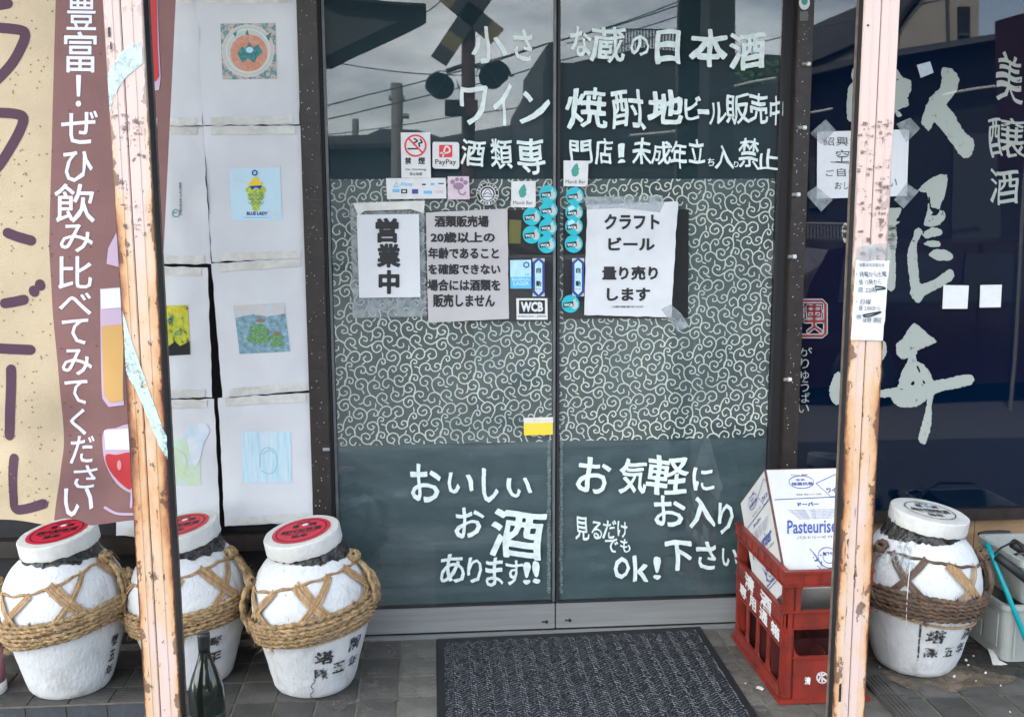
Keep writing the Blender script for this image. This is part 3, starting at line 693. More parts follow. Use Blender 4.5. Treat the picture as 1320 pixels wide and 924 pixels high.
for x, y, r_, lb in ((706.5, 250.3, 11.6, 'topmost turquoise WCB disc on the left door leaf beside the leaf sticker'), (707.3, 271.2, 11.6, 'turquoise WCB disc second from top in the right column of the left leaf'),
        (685.6, 279.2, 11.6, 'turquoise WCB disc, upper of two next to the age notice'), (706.3, 293.1, 11.6, 'turquoise WCB disc third from top in the right column of the left leaf'), (685.4, 302.6, 11.6, 'turquoise WCB disc, lower of two next to the age notice'), (704.8, 314.8, 11.6, 'lowest turquoise WCB disc on left leaf above the blue 自動 strip'),
        (740.9, 252.8, 11.4, 'topmost turquoise WCB disc on the right leaf under the leaf sticker'), (740.1, 273.7, 11.4, 'second turquoise WCB disc from top on right leaf, torn pale at left'), (739.9, 291.9, 11.4, 'third turquoise WCB disc on right leaf, scratched pale near its top'), (739.6, 314.3, 11.6, 'fourth turquoise WCB disc on right leaf above its 自動 strip'), (735.4, 391.7, 11.4, 'single turquoise WCB disc at the bottom of right leaf stickers')):
    t = thing('round_sticker', lb, 'sticker', P(x, y+r_, -.003), 'round turquoise beer stickers'); Y = -.003-.0012*(k % 3); k += 1
    shape('sticker_disc', [disc_pts(x, y, r_)], on(Y), M_stick_teal, t, th=.001)
    shape('hop_mark', [[(x+2, y+6), (x+3, y-4), (x+6, y-8), (x+7.5, y-3), (x+9.5, y-2), (x+9.5, y+4), (x+6, y+7)]], on(Y-.0004), M_stick_grey, t)
    a = -.08; shape('name_plate', [[(x-9.5, y-1.2), (x+3.5, y-3.2), (x+4, y+3), (x-9, y+5)]], on(Y-.0006), M_ink, t)
    lettering([('WCB', x-8.3, y-.4, x+2.8, y+3.2)], on(Y-.0009), M_white, t, off=.05)
    if 'pale' in lb: shape('torn_patch', [[(x-8, y-6), (x-2, y-9), (x+2, y-5), (x-3, y-3), (x-7, y-1)]], on(Y-.0007), M_palesky, t)
for x0, x1, lb in ((686.6, 702, 'blue edged 自動 strip on the left door leaf'), (737.6, 753, 'blue edged 自動 strip on the right door leaf')):
    xm = (x0+x1)/2
    t = thing('automatic_door_label', lb, 'sticker', P(xm, 382, -.003), 'automatic door labels')
    quad('label_backing', [(x0, 333), (x1, 333), (x1, 382), (x0, 382)], -.002, M_stick_grey, t, .0008)
    shape('blue_border', [[(xm, 332), (x1, 338), (x1, 377), (xm, 384), (x0, 377), (x0, 338)]], on(-.0028), M_navyblue, t, th=.0006)
    shape('white_field', [[(xm, 335.5), (x1-3, 340), (x1-3, 375), (xm, 380), (x0+3, 375), (x0+3, 340)]], on(-.0034), M_palesky, t)
    lettering([('自', xm-3, 345, xm+3, 352), ('動', xm-3.3, 362, xm+3.3, 369)], on(-.004), M_ink, t); lettering([('ドア', xm-3.5, 372, xm+3.5, 374)], on(-.004), M_signred, t)
t = thing('beer_card', 'light blue lager card with darker blue foot on left door leaf', 'sticker', P(671, 372, -.003))
quad('card', [(657.5, 335.5), (684.5, 335), (685, 372), (658, 372)], -.003, M_palesky, t, .001)
quad('card_foot', [(657.7, 357), (684.8, 357), (685, 371.8), (658, 371.8)], -.0036, M_skyblue, t, .0004)
lettering([('KHIMAI', 660, 358.5, 683, 362), ('LAGER', 662, 363, 682, 368)], on(-.0042), M_palesky, t, off=.03)
shape('badge', ring(678.5, 341.5, 2.4, 4), on(-.0036), M_navyblue, t); lettering([('10', 677, 352, 682, 355.5)], on(-.0036), M_skyblue, t)
t = thing('brewery_sign', 'black and white WCB plate at bottom of the left door leaf stickers', 'sign', P(686, 411.6, -.003))
quad('plate', [(665.5, 384.5), (705.5, 384.5), (706, 412), (666, 412)], -.004, M_white, t, .002)
quad('black_panel', [(669, 387), (702.5, 387), (702.5, 404.5), (669, 404.5)], -.0046, M_ink, t, .0005)
lettering([('WCB', 671.5, 389, 700, 402)], on(-.0052), M_white, t, off=.05); lettering([('SHIZUOKA - JAPAN', 668, 406.5, 704, 409.5)], on(-.0046), M_ink, t, off=.01)
t = thing('window_sticker', 'small yellow sticker with white top band beside the door seam', 'sticker', P(694, 561, -.003))
quad('sticker_base', [(675, 538.5), (713, 537.5), (713.5, 560), (675.5, 561)], -.002, M_yellow, t, .001)
quad('white_band', [(675, 538.5), (713, 537.5), (713.1, 544.5), (675.1, 545.5)], -.0026, M_white, t, .0005)
lettering([('ご注意ください', 679, 540, 709, 543)], on(-.0031), M_yellow, t, off=0); lettering([('自動ドアです 手をふれないでください', 679, 551, 708, 553)], on(-.0026), M_tape, t, off=0)

# ------------------------------------------------------------ papers covering the left window
pb = -.018
specs = [
 ([(150, -6), (255, -6), (262, 160), (150, 160)], 'blank white sheet at the top left of the papered window'),
 ([(252, -6), (384, -6), (386, 158), (262, 160)], 'white sheet with a round orange and teal print, top of papered window'),
 ([(150, 160), (262, 163), (272, 338), (150, 338)], 'white sheet with tiny sideways beer name, second row left'),
 ([(262, 163), (389, 162), (396, 331), (273, 335)], 'white sheet with pale blue BLUE LADY print, second row right'),
 ([(150, 342), (268, 345), (273, 510), (150, 512)], 'white sheet with yellow and black print, third row left'),
 ([(272, 340), (396, 332), (404, 500), (287, 510)], 'white sheet with hop garden landscape print, third row right'),
 ([(150, 516), (276, 514), (284, 690), (150, 690)], 'white sheet with smudged green print, bottom row left'),
 ([(281, 513), (403, 506), (403, 672), (290, 678)], 'white sheet with washed out blue print, bottom row right')]
def print_mat(name, cols, kind, scale=5.0):
    m = bpy.data.materials.new(name); m.use_nodes = True; nt = m.node_tree; b = nt.nodes['Principled BSDF']; b.inputs['Roughness'].default_value = .75
    tc = N(nt, 'ShaderNodeTexCoord'); l = nt.links.new
    if kind == 'rings':
        mp = N(nt, 'ShaderNodeMapping'); mp.inputs['Location'].default_value = (-.5, -.55, 0); l(tc.outputs['UV'], mp.inputs[0])
        g = N(nt, 'ShaderNodeTexWave', wave_type='RINGS', rings_direction='Z', i_Scale=scale, i_Distortion=2.5, i_Detail=3.0); l(mp.outputs[0], g.inputs['Vector']); f = g.outputs['Fac']
    elif kind == 'vert':
        mp = N(nt, 'ShaderNodeMapping'); mp.inputs['Scale'].default_value = (14, 1.2, 1); l(tc.outputs['UV'], mp.inputs[0])
        g = N(nt, 'ShaderNodeTexNoise', i_Scale=1.5, i_Detail=5.0); l(mp.outputs[0], g.inputs['Vector']); f = g.outputs['Fac']
    else:
        g = N(nt, 'ShaderNodeTexNoise', i_Scale=scale, i_Detail=6.0, i_Roughness=.65); l(tc.outputs['UV'], g.inputs['Vector']); f = g.outputs['Fac']
    r = N(nt, 'ShaderNodeValToRGB'); e = r.color_ramp.elements
    for i, (p, c) in enumerate(cols):
        q = e[i] if i < 2 else e.new(p); q.position = p; q.color = (*c, 1)
    l(f, r.inputs[0]); l(r.outputs[0], b.inputs['Base Color'])
    return m
MPS = []
for i, (cs, lb) in enumerate(specs):
    cs = [cs[0], cs[1], (cs[2][0], cs[2][1]+(2.5 if i < 6 else 0)), (cs[3][0], cs[3][1]+(2.5 if i < 6 else 0))]; t = thing('printed_sheet', lb, 'poster', P((cs[2][0]+cs[3][0])/2, cs[2][1], pb), 'papers covering the left window')
    _, mp_ = sheet('paper', cs, pb-.002*(i % 2), M_paper, t, 30, 36, (.015, .005, .012, .005, .012, .006, .012, .006)[i], 3.8, 31+i, edge=1.6); MPS.append((t, mp_))
    for yy in (0, 1):
        a, b_ = (cs[0], cs[1]) if yy == 0 else (cs[3], cs[2]); s_ = 1 if yy == 0 else -1
        x0, x1 = a[0]+(b_[0]-a[0])*.08, a[0]+(b_[0]-a[0])*.93; k = MB(); n = 12
        pts = []
        for j in range(n+1):
            x = x0+(x1-x0)*j/n; yt = a[1]+(b_[1]-a[1])*(x-a[0])/(b_[0]-a[0])
            pts.append((x, yt+s_*1.0, yt+s_*(11+2*noise.noise(Vector((j*.7, i, yy))))))
        k.add([mp_(x, y1, .0014) for x, y1, y2 in pts]+[mp_(x, y2, .0014) for x, y1, y2 in pts], [(j, j+1, n+2+j, n+1+j) for j in range(n)])
        k.build('tape_strip', M_tape, t)
def art(i, q, m, name='print'):
    t, mp_ = MPS[i]; n = 6; vs, uv = [], []
    for j in range(n+1):
        for k_ in range(n+1):
            u, v = k_/n, j/n; x = (q[0][0]*(1-u)+q[1][0]*u)*(1-v)+(q[3][0]*(1-u)+q[2][0]*u)*v; y = (q[0][1]*(1-u)+q[1][1]*u)*(1-v)+(q[3][1]*(1-u)+q[2][1]*u)*v
            vs.append(mp_(x, y, .0008)); uv.append((u, 1-v))
    return link(name, vs, [(j*(n+1)+k_, (j+1)*(n+1)+k_, (j+1)*(n+1)+k_+1, j*(n+1)+k_+1) for j in range(n) for k_ in range(n)], m, t, False, uv)
q1 = [(284, 31), (355, 30), (357, 102), (287, 103)]
art(1, q1, print_mat('round_art_ground', [(.3, (.55, .16, .10)), (.72, (.55, .66, .66)), (.44, (.60, .50, .45)), (.56, (.06, .22, .25))], 'noise', 7))
t, mp_ = MPS[1]; f = lambda x, y: mp_(x, y, .0012); f2 = lambda x, y: mp_(x, y, .0016)
print_on('print_disc', [disc_pts(320, 66, 33)], f, mat('art_pale', (.62, .56, .54), .7, .3, 60, col2=(.40, .56, .58)), t); print_on('print_sun', [disc_pts(321, 69, 24)], lambda x, y: mp_(x, y, .0014), mat('art_peach', (.62, .36, .28), .7, .3, 60, col2=(.60, .22, .13)), t)
shape('print_ring', ring(320, 66, 27, 28.5)+ring(320, 66, 33, 33.8), f2, mat('art_cream', (.75, .70, .58), .7), t)
k = []
for a in range(36):
    th = a*math.pi/18; 
    if a % 2: k.append([(320+11*math.cos(th), 68+11*math.sin(th)), (320+23*math.cos(th-.03), 68+23*math.sin(th-.03)), (320+23*math.cos(th+.03), 68+23*math.sin(th+.03))])
shape('print_rays', k, f2, mat('art_orange', (.62, .25, .15), .7), t)
shape('print_peak', [[(306, 70), (312, 60), (317, 64), (321, 54), (326, 62), (333, 58), (339, 68), (332, 74), (328, 82), (320, 76), (313, 82)], [(316, 45), (319, 38), (321, 46)], [(300, 44), (306, 40), (304, 48)], [(343, 47), (350, 42), (347, 54)]], lambda x, y: mp_(x, y, .002), mat('art_teal', (.05, .22, .22), .7, .4, 80), t)
shape('print_core', [disc_pts(322, 65, 5, 4, 9)], lambda x, y: mp_(x, y, .0024), M_palesky, t)
t, mp_ = MPS[2]; lettering([('VIENNA LAGER', 0, 0, 1, 1)], lambda a, b: mp_(233+b*2.6-1.3+.0, 278-a*43, .0012), M_ink, t, off=.01)
strokes('flower_mark', [[(222, 274), (226, 270), (231, 273), (230, 279), (224, 279), (223, 275), (228, 274)]], lambda x, y: mp_(x, y, .0012), M_leaf, t, w=1)
art(3, [(295, 217), (361, 216), (364, 284), (298, 284)], print_mat('pale_blue_art', [(.2, (.50, .70, .80)), (.8, (.58, .76, .84))], 'noise', 3))
t, mp_ = MPS[3]; f = lambda x, y: mp_(x, y, .0014); f2 = lambda x, y: mp_(x, y, .0018)
strokes('wave_lines', [[(297+a*3.2, 222), (299+a*3, 228), (303+a*3, 232), (300+a*2.6, 238)] for a in range(6)]+[[(345+a*3, 282), (347+a*3, 276), (351+a*2.5, 270)] for a in range(5)], f, mat('wave_white', (.70, .80, .84), .7), t, w=.9)
shape('hop_cone', [disc_pts(330, 252, 11, 8), disc_pts(322, 245, 5), disc_pts(338, 245, 5), disc_pts(330, 262, 7, 6), disc_pts(330, 269, 5, 3)], f, mat('hop_green', (.42, .52, .08), .7, .4, 120), t)
shape('hop_hat', [disc_pts(329.5, 237, 10, 3, rot=-.05), [(324, 236), (326, 229), (333, 229), (335, 236)]], f2, M_yellow, t)
shape('hop_band', [ring(328.5, 223, 2.2, 3.8)[i] for i in range(32)]+[[(322, 240), (338, 239), (336, 244), (331, 242), (329, 242), (325, 245)]], lambda x, y: mp_(x, y, .0022), M_navyblue, t)
strokes('hop_scales', [[(320+a*5, 250+b*5), (322.5+a*5, 253+b*5), (325+a*5, 250+b*5)] for a in range(4) for b in range(3)], f2, M_leaf, t, w=.7)
lettering([('BLUE LADY', 318, 273, 345, 277.5)], f2, M_navyblue, t, off=.04); strokes('underline', [[(314, 280.5), (349, 280.5)]], f, M_skyblue, t, w=.8, smooth=False)
art(4, [(200, 394), (243, 393), (245, 457), (200, 459)], print_mat('yellow_art', [(.36, (.03, .04, .03)), (.62, (.60, .58, .05)), (.46, (.45, .48, .04)), (.7, (.30, .50, .40))], 'noise', 5))
t, mp_ = MPS[4]; lettering([('FUNKTION', 205, 396.5, 240, 402)], lambda x, y: mp_(x, y, .0014), M_yellow, t, off=.03); print_on('print_foot', [[(215, 448), (226, 440), (232, 446), (244.6, 440), (245, 457), (215, 458.5)]], lambda x, y: mp_(x, y, .0014), M_ink, t)
strokes('print_marks', [[(217, 412), (221, 408), (225, 413), (217, 413)], [(226, 430), (230, 426), (234, 431), (226, 431)]], lambda x, y: mp_(x, y, .0016), M_leaf, t, w=1.6, smooth=False)
art(5, [(301, 394), (366, 390), (374, 453), (309, 456)], print_mat('hop_garden_art', [(.3, (.10, .17, .20)), (.7, (.33, .52, .62)), (.5, (.20, .33, .40)), (.58, (.25, .42, .50))], 'noise', 9))
t, mp_ = MPS[5]; f = lambda x, y: mp_(x, y, .0014)
print_on('print_sky', [[(301.5, 394), (366, 390), (367.5, 404), (345, 408), (325, 405), (303, 410)]], f, mat('print_sky_pale', (.45, .62, .70), .7, .3, 60, col2=(.66, .50, .44)), t)
shape('print_hops', [disc_pts(333+dx, 430+dy, 6, 5, 8) for dx, dy in ((-6, -6), (2, -8), (8, -3), (-4, 1), (4, 3), (-9, 6), (0, 9), (10, 7))]+[disc_pts(357+dx, 438+dy, 4.5, 4, 8) for dx, dy in ((-4, -4), (3, -4), (0, 2), (-4, 6), (5, 5))], lambda x, y: mp_(x, y, .0018), mat('hop_dull_green', (.14, .30, .12), .7, .5, 140), t)
shape('print_caps', [disc_pts(336, 413, 6, 2.5), disc_pts(357, 429, 4, 2)], lambda x, y: mp_(x, y, .0022), mat('hop_cap', (.32, .16, .12), .7), t)
art(6, [(205, 567), (256, 561), (259, 625), (205, 626)], print_mat('smudged_green_art', [(.3, (.42, .62, .50)), (.75, (.72, .74, .76)), (.45, (.55, .66, .45)), (.6, (.52, .68, .66))], 'noise', 3))
t, mp_ = MPS[6]; print_on('blue_smudge', [cat([(240, 556), (252, 548), (264, 546), (270, 556), (262, 572), (258, 590), (250, 600), (244, 580)], 4, True)], lambda x, y: mp_(x, y, .0014), mat('blue_smudge', (.50, .64, .74), .8, .2, 20, col2=(.70, .73, .77)), t)
shape('pale_circle', [r_ for r_ in ring(222, 596, 17, 19)], lambda x, y: mp_(x, y, .0016), mat('pale_yellow_line', (.66, .68, .42), .8), t)
art(7, [(311, 556), (375, 556), (376, 622), (313, 622)], print_mat('washed_blue_art', [(.3, (.40, .62, .72)), (.72, (.70, .75, .80)), (.5, (.52, .70, .78))], 'vert'))
t, mp_ = MPS[7]; strokes('faint_drawing', [[(335, 602), (336, 585), (342, 577), (352, 579), (357, 588), (356, 604), (347, 610), (337, 606)], [(339, 585), (347, 580), (354, 584)]], lambda x, y: mp_(x, y, .0014), mat('faint_blue_line', (.30, .50, .60), .8), t, w=1.1)

# ------------------------------------------------------------ right window with calligraphy
rw = thing('shop_window', 'large navy filmed window with grey brush calligraphy right of the doors', 'window', (1.6, 0, .44))
bx('window_pane', M_glass, rw, .8955, 3.19, .001, .006, .43, 2.335)
bx('navy_film', M_navy, rw, .8955, 3.19, .010, .012, .43, 2.335)
bx('window_sill', M_frame, rw, .8955, 3.2, -.015, .06, .385, .428)
def rough(pts, j=1.2, step=5):
    out = []
    n = len(pts)
    for i in range(n):
        a, b = pts[i], pts[(i+1) % n]; l = math.hypot(b[0]-a[0], b[1]-a[1]); m = max(1, int(l/step))
        for q in range(m):
            u = q/m; out.append((a[0]+(b[0]-a[0])*u+random.uniform(-j, j)*.6, a[1]+(b[1]-a[1])*u+random.uniform(-j, j)*.6))
    return out
c4 = lambda l, j=1.0: rough([(1050+x/3.552, 60+y/3.552) for x, y in cat(l, 2, True)], j*1.1, 1.8)
c5 = lambda l, j=1.0: rough([(1050+x/3.081, 290+y/3.081) for x, y in cat(l, 2, True)], j*1.1, 1.8)
CAL = [
 c4([(185, 85), (168, 130), (175, 165), (155, 190), (146, 300), (160, 345), (200, 330), (230, 200), (220, 110)]),
 c4([(340, 100), (380, 108), (400, 140), (440, 155), (443, 205), (425, 235), (432, 270), (380, 292), (340, 330), (300, 330), (310, 200)]),
 c4([(590, 98), (618, 100), (645, 118), (662, 155), (652, 195), (625, 240), (605, 268), (640, 320), (690, 395), (722, 420), (732, 450), (715, 500), (690, 512), (660, 490), (615, 425), (555, 352), (540, 358), (525, 388), (490, 355), (497, 310), (530, 235), (575, 190), (583, 150), (580, 112)], 1.3),
 c4([(472, 660), (520, 612), (565, 590), (605, 588), (607, 640), (590, 700), (572, 745), (590, 752), (600, 778), (570, 818), (505, 822), (503, 800), (515, 760), (520, 700), (510, 668)]),
 c4([(260, 730), (340, 742), (390, 738), (395, 760), (372, 800), (392, 800), (350, 832), (270, 840), (240, 790)]),
 c4([(340, 825), (372, 835), (375, 924), (340, 924)]), c4([(128, 820), (150, 808), (158, 860), (140, 900), (126, 860)]),
 c5([(280, 5), (325, 8), (318, 60), (322, 140), (318, 250), (288, 252), (270, 120)]),
 c5([(115, 0), (132, 0), (124, 55), (110, 40)]),
 c5([(395, 25), (415, 12), (430, 30), (412, 60), (405, 90), (412, 170), (418, 228), (440, 230), (490, 208), (535, 175), (555, 190), (545, 220), (480, 258), (430, 285), (425, 303), (405, 308), (380, 275), (382, 250), (370, 160), (372, 95), (392, 50)]),
 c5([(428, 38), (465, 10), (505, 18), (502, 42), (470, 48), (445, 55)]), c5([(433, 72), (475, 60), (502, 74), (490, 88), (450, 84)]), c5([(452, 118), (475, 98), (520, 98), (550, 120), (545, 138), (500, 143), (465, 130)]),
 c5([(395, 390), (425, 412), (480, 455), (478, 470), (410, 500), (404, 540), (430, 552), (462, 590), (475, 618), (540, 605), (600, 593), (632, 600), (625, 632), (545, 652), (474, 672), (466, 740), (463, 790), (452, 840), (440, 870), (418, 862), (415, 830), (440, 745), (446, 690), (415, 718), (350, 725), (312, 705), (302, 682), (260, 686), (250, 655), (328, 645), (336, 610), (358, 560), (372, 528), (350, 535), (328, 515), (325, 475), (345, 458), (365, 425)], 1.2),
 c5([(262, 458), (282, 465), (286, 500), (276, 530), (255, 540)]), c5([(95, 583), (70, 615), (58, 660), (72, 703), (105, 712), (150, 650)])]
shape('calligraphy_stroke', CAL, on(.0088), M_calli, rw, split=True)
shape('calligraphy_gap', [c5([(405, 562), (412, 560), (422, 580), (416, 586)]), c5([(383, 630), (394, 618), (396, 628), (388, 638)]), c5([(428, 618), (436, 618), (440, 628), (432, 630)]), c4([(520, 700), (530, 690), (533, 735), (575, 745), (560, 770), (528, 775), (540, 760), (528, 740)])], on(.0084), M_navy, rw)
shape('dry_brush_stroke', [c4([(610, 280), (650, 325), (640, 330), (600, 290)]), c4([(365, 290), (392, 300), (400, 318), (380, 322)])], on(.0086), M_calli, rw)
lettering(J('美 1285 68 1318 132 .012;醸 1273 150 1320 204 .004;酒 1275 218 1312 262 .008'), on(.0088), M_calli, rw, wob=.07, shear=-.12)
lettering(J('が 1029 448 1047 459;り 1032 462 1043 475;ゅ 1032 478 1043 490;う 1032 491 1043 505;ば 1028 506 1044 519;い 1029 521 1043 532'), on(.0088), M_calli, rw, off=.0)
M_sealw = mat('seal_white', (.45, .46, .45), .6); M_sealr = mat('seal_red', (.28, .02, .025), .6)
rr = lambda x0, y0, x1, y1, c: [(x0+c, y0), (x1-c, y0), (x1, y0+c), (x1, y1-c), (x1-c, y1), (x0+c, y1), (x0, y1-c), (x0, y0+c)]
for w_, m, Y in ((6, M_sealw, .0086), (3.2, M_sealr, .0082)):
    strokes('seal_mark', [[(1000, 388), (1060, 388), (1064, 392), (1064, 430), (1060, 433), (1000, 433)], [(1018, 394), (1018, 413), (1032, 413)], [(1026, 394), (1026, 412)], [(1034, 394), (1034, 412)], [(1041, 395), (1058, 395), (1058, 408), (1041, 408), (1041, 395)], [(1041, 401), (1058, 401)], [(1049.5, 395), (1049.5, 422)], [(1038, 414), (1061, 414)], [(1042, 427), (1050, 421), (1058, 427)]], on(Y), m, rw, w=w_, smooth=False)
lower = thing('board_wall', 'tan wooden boards below the navy window', 'wall', (1.9, .02, 0))
bx('board', M_wood, lower, .8955, 1.62, .012, .04, 0, .384); bx('board', M_wood, lower, 1.624, 2.4, .014, .04, 0, .384); bx('board', M_wood, lower, 2.404, 3.2, .013, .04, 0, .384)

t = thing('notice_sheet', 'handwritten white note taped by four corners on the navy window behind the post', 'poster', P(1110, 256, -.004))
_, mp_ = sheet('paper', [(1053.5, 170), (1172, 167), (1169, 252.6), (1052.6, 256.5)], -.003, M_paper, t, 12, 12, .002, 7, 40)
lettering(J('紹 1061 177 1075 188;興 1078 177 1093 188;酒 1096 177 1110 188;空 1077 193 1094 209;瓶 1098 193 1114 209;ご 1064 219 1075 227;自 1079 217 1090 228;由 1094 217 1105 228;お 1076 235 1085 244;し 1088 235 1093 244;さ 1097 235 1104 244;い 1146 230 1156 241'), mp_, M_bluepen, t, off=.0, wob=.05)
strokes('underline', [[(1071, 209), (1115, 212)]], mp_, M_bluepen, t, w=1)
for q in ([(1044, 172), (1064, 154), (1077, 168), (1058, 186)], [(1155, 160), (1173, 152), (1186, 166), (1168, 184)], [(1038, 250), (1052, 240), (1073, 258), (1058, 273)], [(1168, 236), (1184, 247), (1164, 269), (1152, 258)]):
    shape('tape_piece', [q], lambda x, y: mp_(x, y, .0016), M_sleeve, t)
t = thing('card', 'small white card stuck on the navy window between calligraphy and the blank card', 'card', P(1232, 399, -.002)); quad('card_sheet', [(1216.5, 367.5), (1249, 368), (1247, 398), (1215, 398)], -.003, M_white, t, .002)
t = thing('card', 'blank white card on the navy window, rightmost of the two', 'card', P(1277, 397, -.002)); quad('card_sheet', [(1264, 367.5), (1291.5, 367), (1290, 396), (1263, 396.5)], -.003, M_white, t, .002)
t = thing('tape_piece', 'small grey scrap of tape high on the navy window', 'tape', P(1192, 100, -.002)); quad('tape_strip', [(1182, 84), (1199, 79.5), (1203.6, 94), (1187, 100.6)], -.002, mat('grey_tape', (.40, .45, .50), .6, .1, 40), t, .0012)
t = thing('window_sticker', 'small oval logo sticker on the dark post at the top', 'sticker', P(1037, 14, -.036))
shape('sticker_disc', [disc_pts(1037, 4, 7, 9)], on(-.0368), M_white, t, th=.001); shape('logo_mark', [disc_pts(1037, 2, 4, 5), ], on(-.0372), M_leaf, t); quad('grey_square', [(1031, 15.5), (1041.5, 15), (1041.5, 27), (1031, 27.5)], -.0368, mat('grey_sticker', (.12, .12, .12), .6), t, .001)

# ------------------------------------------------------------ rusty posts
def post(x0, x1, label, m, seam, depth):
    t = thing('canopy_post', label, 'post', ((x0+x1)/2, -1.0, 0))
    xs = x0+(x1-x0)*seam; k = MB()
    k.box(x0, xs-.0012, -1.0, -.988, .0, 2.62, b=.002); k.build('front_plate', m, t)
    k = MB(); k.box(xs+.0012, x1, -1.0, -.988, .0, 2.62, b=.002); k.build('front_plate', m, t)
    for f_ in (.2, .7):
        k = MB(); k.box(x0+(x1-x0)*f_, x0+(x1-x0)*f_+.003, -1.0015, -.999, .0, 2.62); k.build('pressed_ridge', m, t)
    bx('side_channel', M_seal, t, x0+.001, x1-.001, -.9885, -1+depth, 0, 2.62)
    bx('side_lip', MATS.get('brown_lip') or mat('brown_lip', (.12, .09, .07), .6, .3, 30), t, x0-.001, x1+.001, -1+depth+.0005, -1+depth+.012, 0, 2.62)
    return t
M_rl = rust_post_mat('rusty_post_left', -1.216, -1.122, True, 3.1, 1.85); M_rr = rust_post_mat('rusty_post_right', .660, .753, True, 11.7, 1.50)
pl = post(-1.216, -1.124, 'left rusty post with faded pink paint and a pale blue stripe beside the banner', M_rl, .44, .058)
pr = post(.662, .753, 'right rusty post with tape marks and a handwritten paper', M_rr, .48, .040)
F1 = on(-1.0022)
# pale blue arc crossing the left post, broken up by noise
M_stripe = mat('pale_blue_stripe', (.50, .68, .68), .6, .15, 30, col2=(.56, .58, .52), ramp=(.3, .5))
M_stripe = faded_mat('patchy_blue_stripe', (.48, .64, .64), .34, .50, 26)
shape('blue_stripe', [[(182.5, 53), (170, 57), (158, 66), (147, 80), (139, 95), (138.5, 97), (141.5, 145), (146, 128), (153, 112), (164, 98), (184, 82)]], F1, M_stripe, pl)
shape('blue_stripe', [rough([(158, 400), (166, 428), (176, 458), (188, 492), (200, 525), (212, 556), (214.5, 562), (216, 592), (204, 572), (190, 538), (178, 508), (166, 488), (162.5, 478)], .8, 6)], F1, M_stripe, pl)
k = MB()
rs_ = random.Random(3)
def residue(par, x0, x1, y0, y1, slope, n):
    lst = []
    for _ in range(n):
        x, y = rs_.uniform(x0, x1), rs_.uniform(y0, y1); w_, h_ = rs_.uniform(3, 11), rs_.uniform(2, 6)
        x = min(x, x1-w_); lst.append([(x+slope*(y-y0), y), (x+w_+slope*(y-y0), y+rs_.uniform(-1, 1)), (x+w_+slope*(y-y0), y+h_), (x+slope*(y-y0), y+h_+rs_.uniform(-1, 1))])
    kk = MB()
    for q in lst: kk.add([P(a, b, -1.0026-rs_.uniform(0, .0004)) for a, b in q], [(0, 3, 2, 1)])
    kk.build('tape_residue', M_scrib, par)
residue(pl, 142, 188, 145, 200, .05, 26); residue(pl, 155, 196, 262, 272, .05, 10); residue(pl, 150, 196, 285, 300, .05, 8)
residue(pr, 1104, 1150, 152, 178, -.04, 22); residue(pr, 1102, 1148, 178, 262, -.04, 40); residue(pr, 1100, 1142, 262, 275, -.04, 14); residue(pr, 1098, 1140, 275, 330, -.04, 16)
shape('chipped_hole', [rough([(139, 36), (142, 35), (142.5, 48), (139.5, 48)], .5, 2), rough([(142, 54), (144, 54), (144, 64), (142, 63)], .5, 2)], F1, M_frame, pl)
shape('chipped_hole', [disc_pts(1119, 33, 1.6, n=8), rough([(1084, 640), (1086, 638), (1087, 652), (1086, 670), (1084, 668)], .4, 3), rough([(1082, 882), (1085, 880), (1084, 904), (1081, 904)], .5, 3), rough([(1092, 696), (1094, 694), (1093, 706)], .3, 2)], F1, M_frame, pr)
t = thing('notice_sheet', 'curled handwritten opening hours paper taped on the right rusty post', 'poster', P(1120, 438, -1.004))
_, mp_ = sheet('paper', [(1103, 335), (1147, 336), (1138, 439), (1097, 438)], -1.004, M_paper2, t, 10, 16, .004, 12, 55, edge=1)
lettering([('休業日のお知らせ', 1108, 339, 1140, 344), ('・月曜から土曜', 1104, 350, 1143, 357), ('昼 12時から', 1107, 360, 1136, 367), ('夜 22時', 1105, 370, 1130, 377), ('・日曜', 1103, 386, 1122, 392), ('昼 2:00から', 1106, 394, 1134, 400), ('夜', 1103, 405, 1110, 411), ('18時 閉店', 1112, 409, 1136, 416)], mp_, M_bluepen, t, off=0, wob=.02)
strokes('crossed_out_line', [[(1128, 369), (1137, 370), (1141, 372), (1130, 373)], [(1112, 406), (1122, 404), (1135, 402), (1122, 407), (1113, 408)]], mp_, M_ink, t, w=2)
t = thing('tape_piece', 'crumpled clear tape left on right rusty post above the paper', 'tape', P(1120, 335, -1.003)); sheet('tape_strip', [(1104, 318), (1146, 312), (1148, 337), (1102, 336)], -1.003, M_sleeve, t, 10, 8, .004, 30, 60, edge=2)

# ------------------------------------------------------------ banner
M_cream = mat('banner_cream', (.47, .37, .245), .8, .08, 5, .35, 420); M_mauve = mat('banner_mauve', (.20, .098, .092), .8, .10, 5, .35, 420)
M_purple = mat('banner_purple', (.065, .026, .048), .8); M_bwhite = mat('banner_white', (.66, .66, .76), .8); M_dot = mat('banner_dot', (.20, .15, .06), .8); M_dotm = mat('banner_dark_dot', (.12, .055, .045), .8)
bn = thing('banner', 'hanging cream and mauve craft beer banner with large purple and white lettering', 'banner', P(90, 672, -.75))
def fold(x, z):
    low = max(0, min(1, (1.35-z)/.6))
    return .010*math.sin(x*9+z*1.5)+.026*low*math.sin((x+z*.55)*16)+.022*low*noise.noise(Vector((x*6, z*7, 2)))
def banner_h(x, z): return fold(x, z)
BY = -.75
def BM(d=0):
    def f(x, y):
        p = P(x, y, BY); p.y -= banner_h(p.x, p.z)+.0+d; return p
    return f
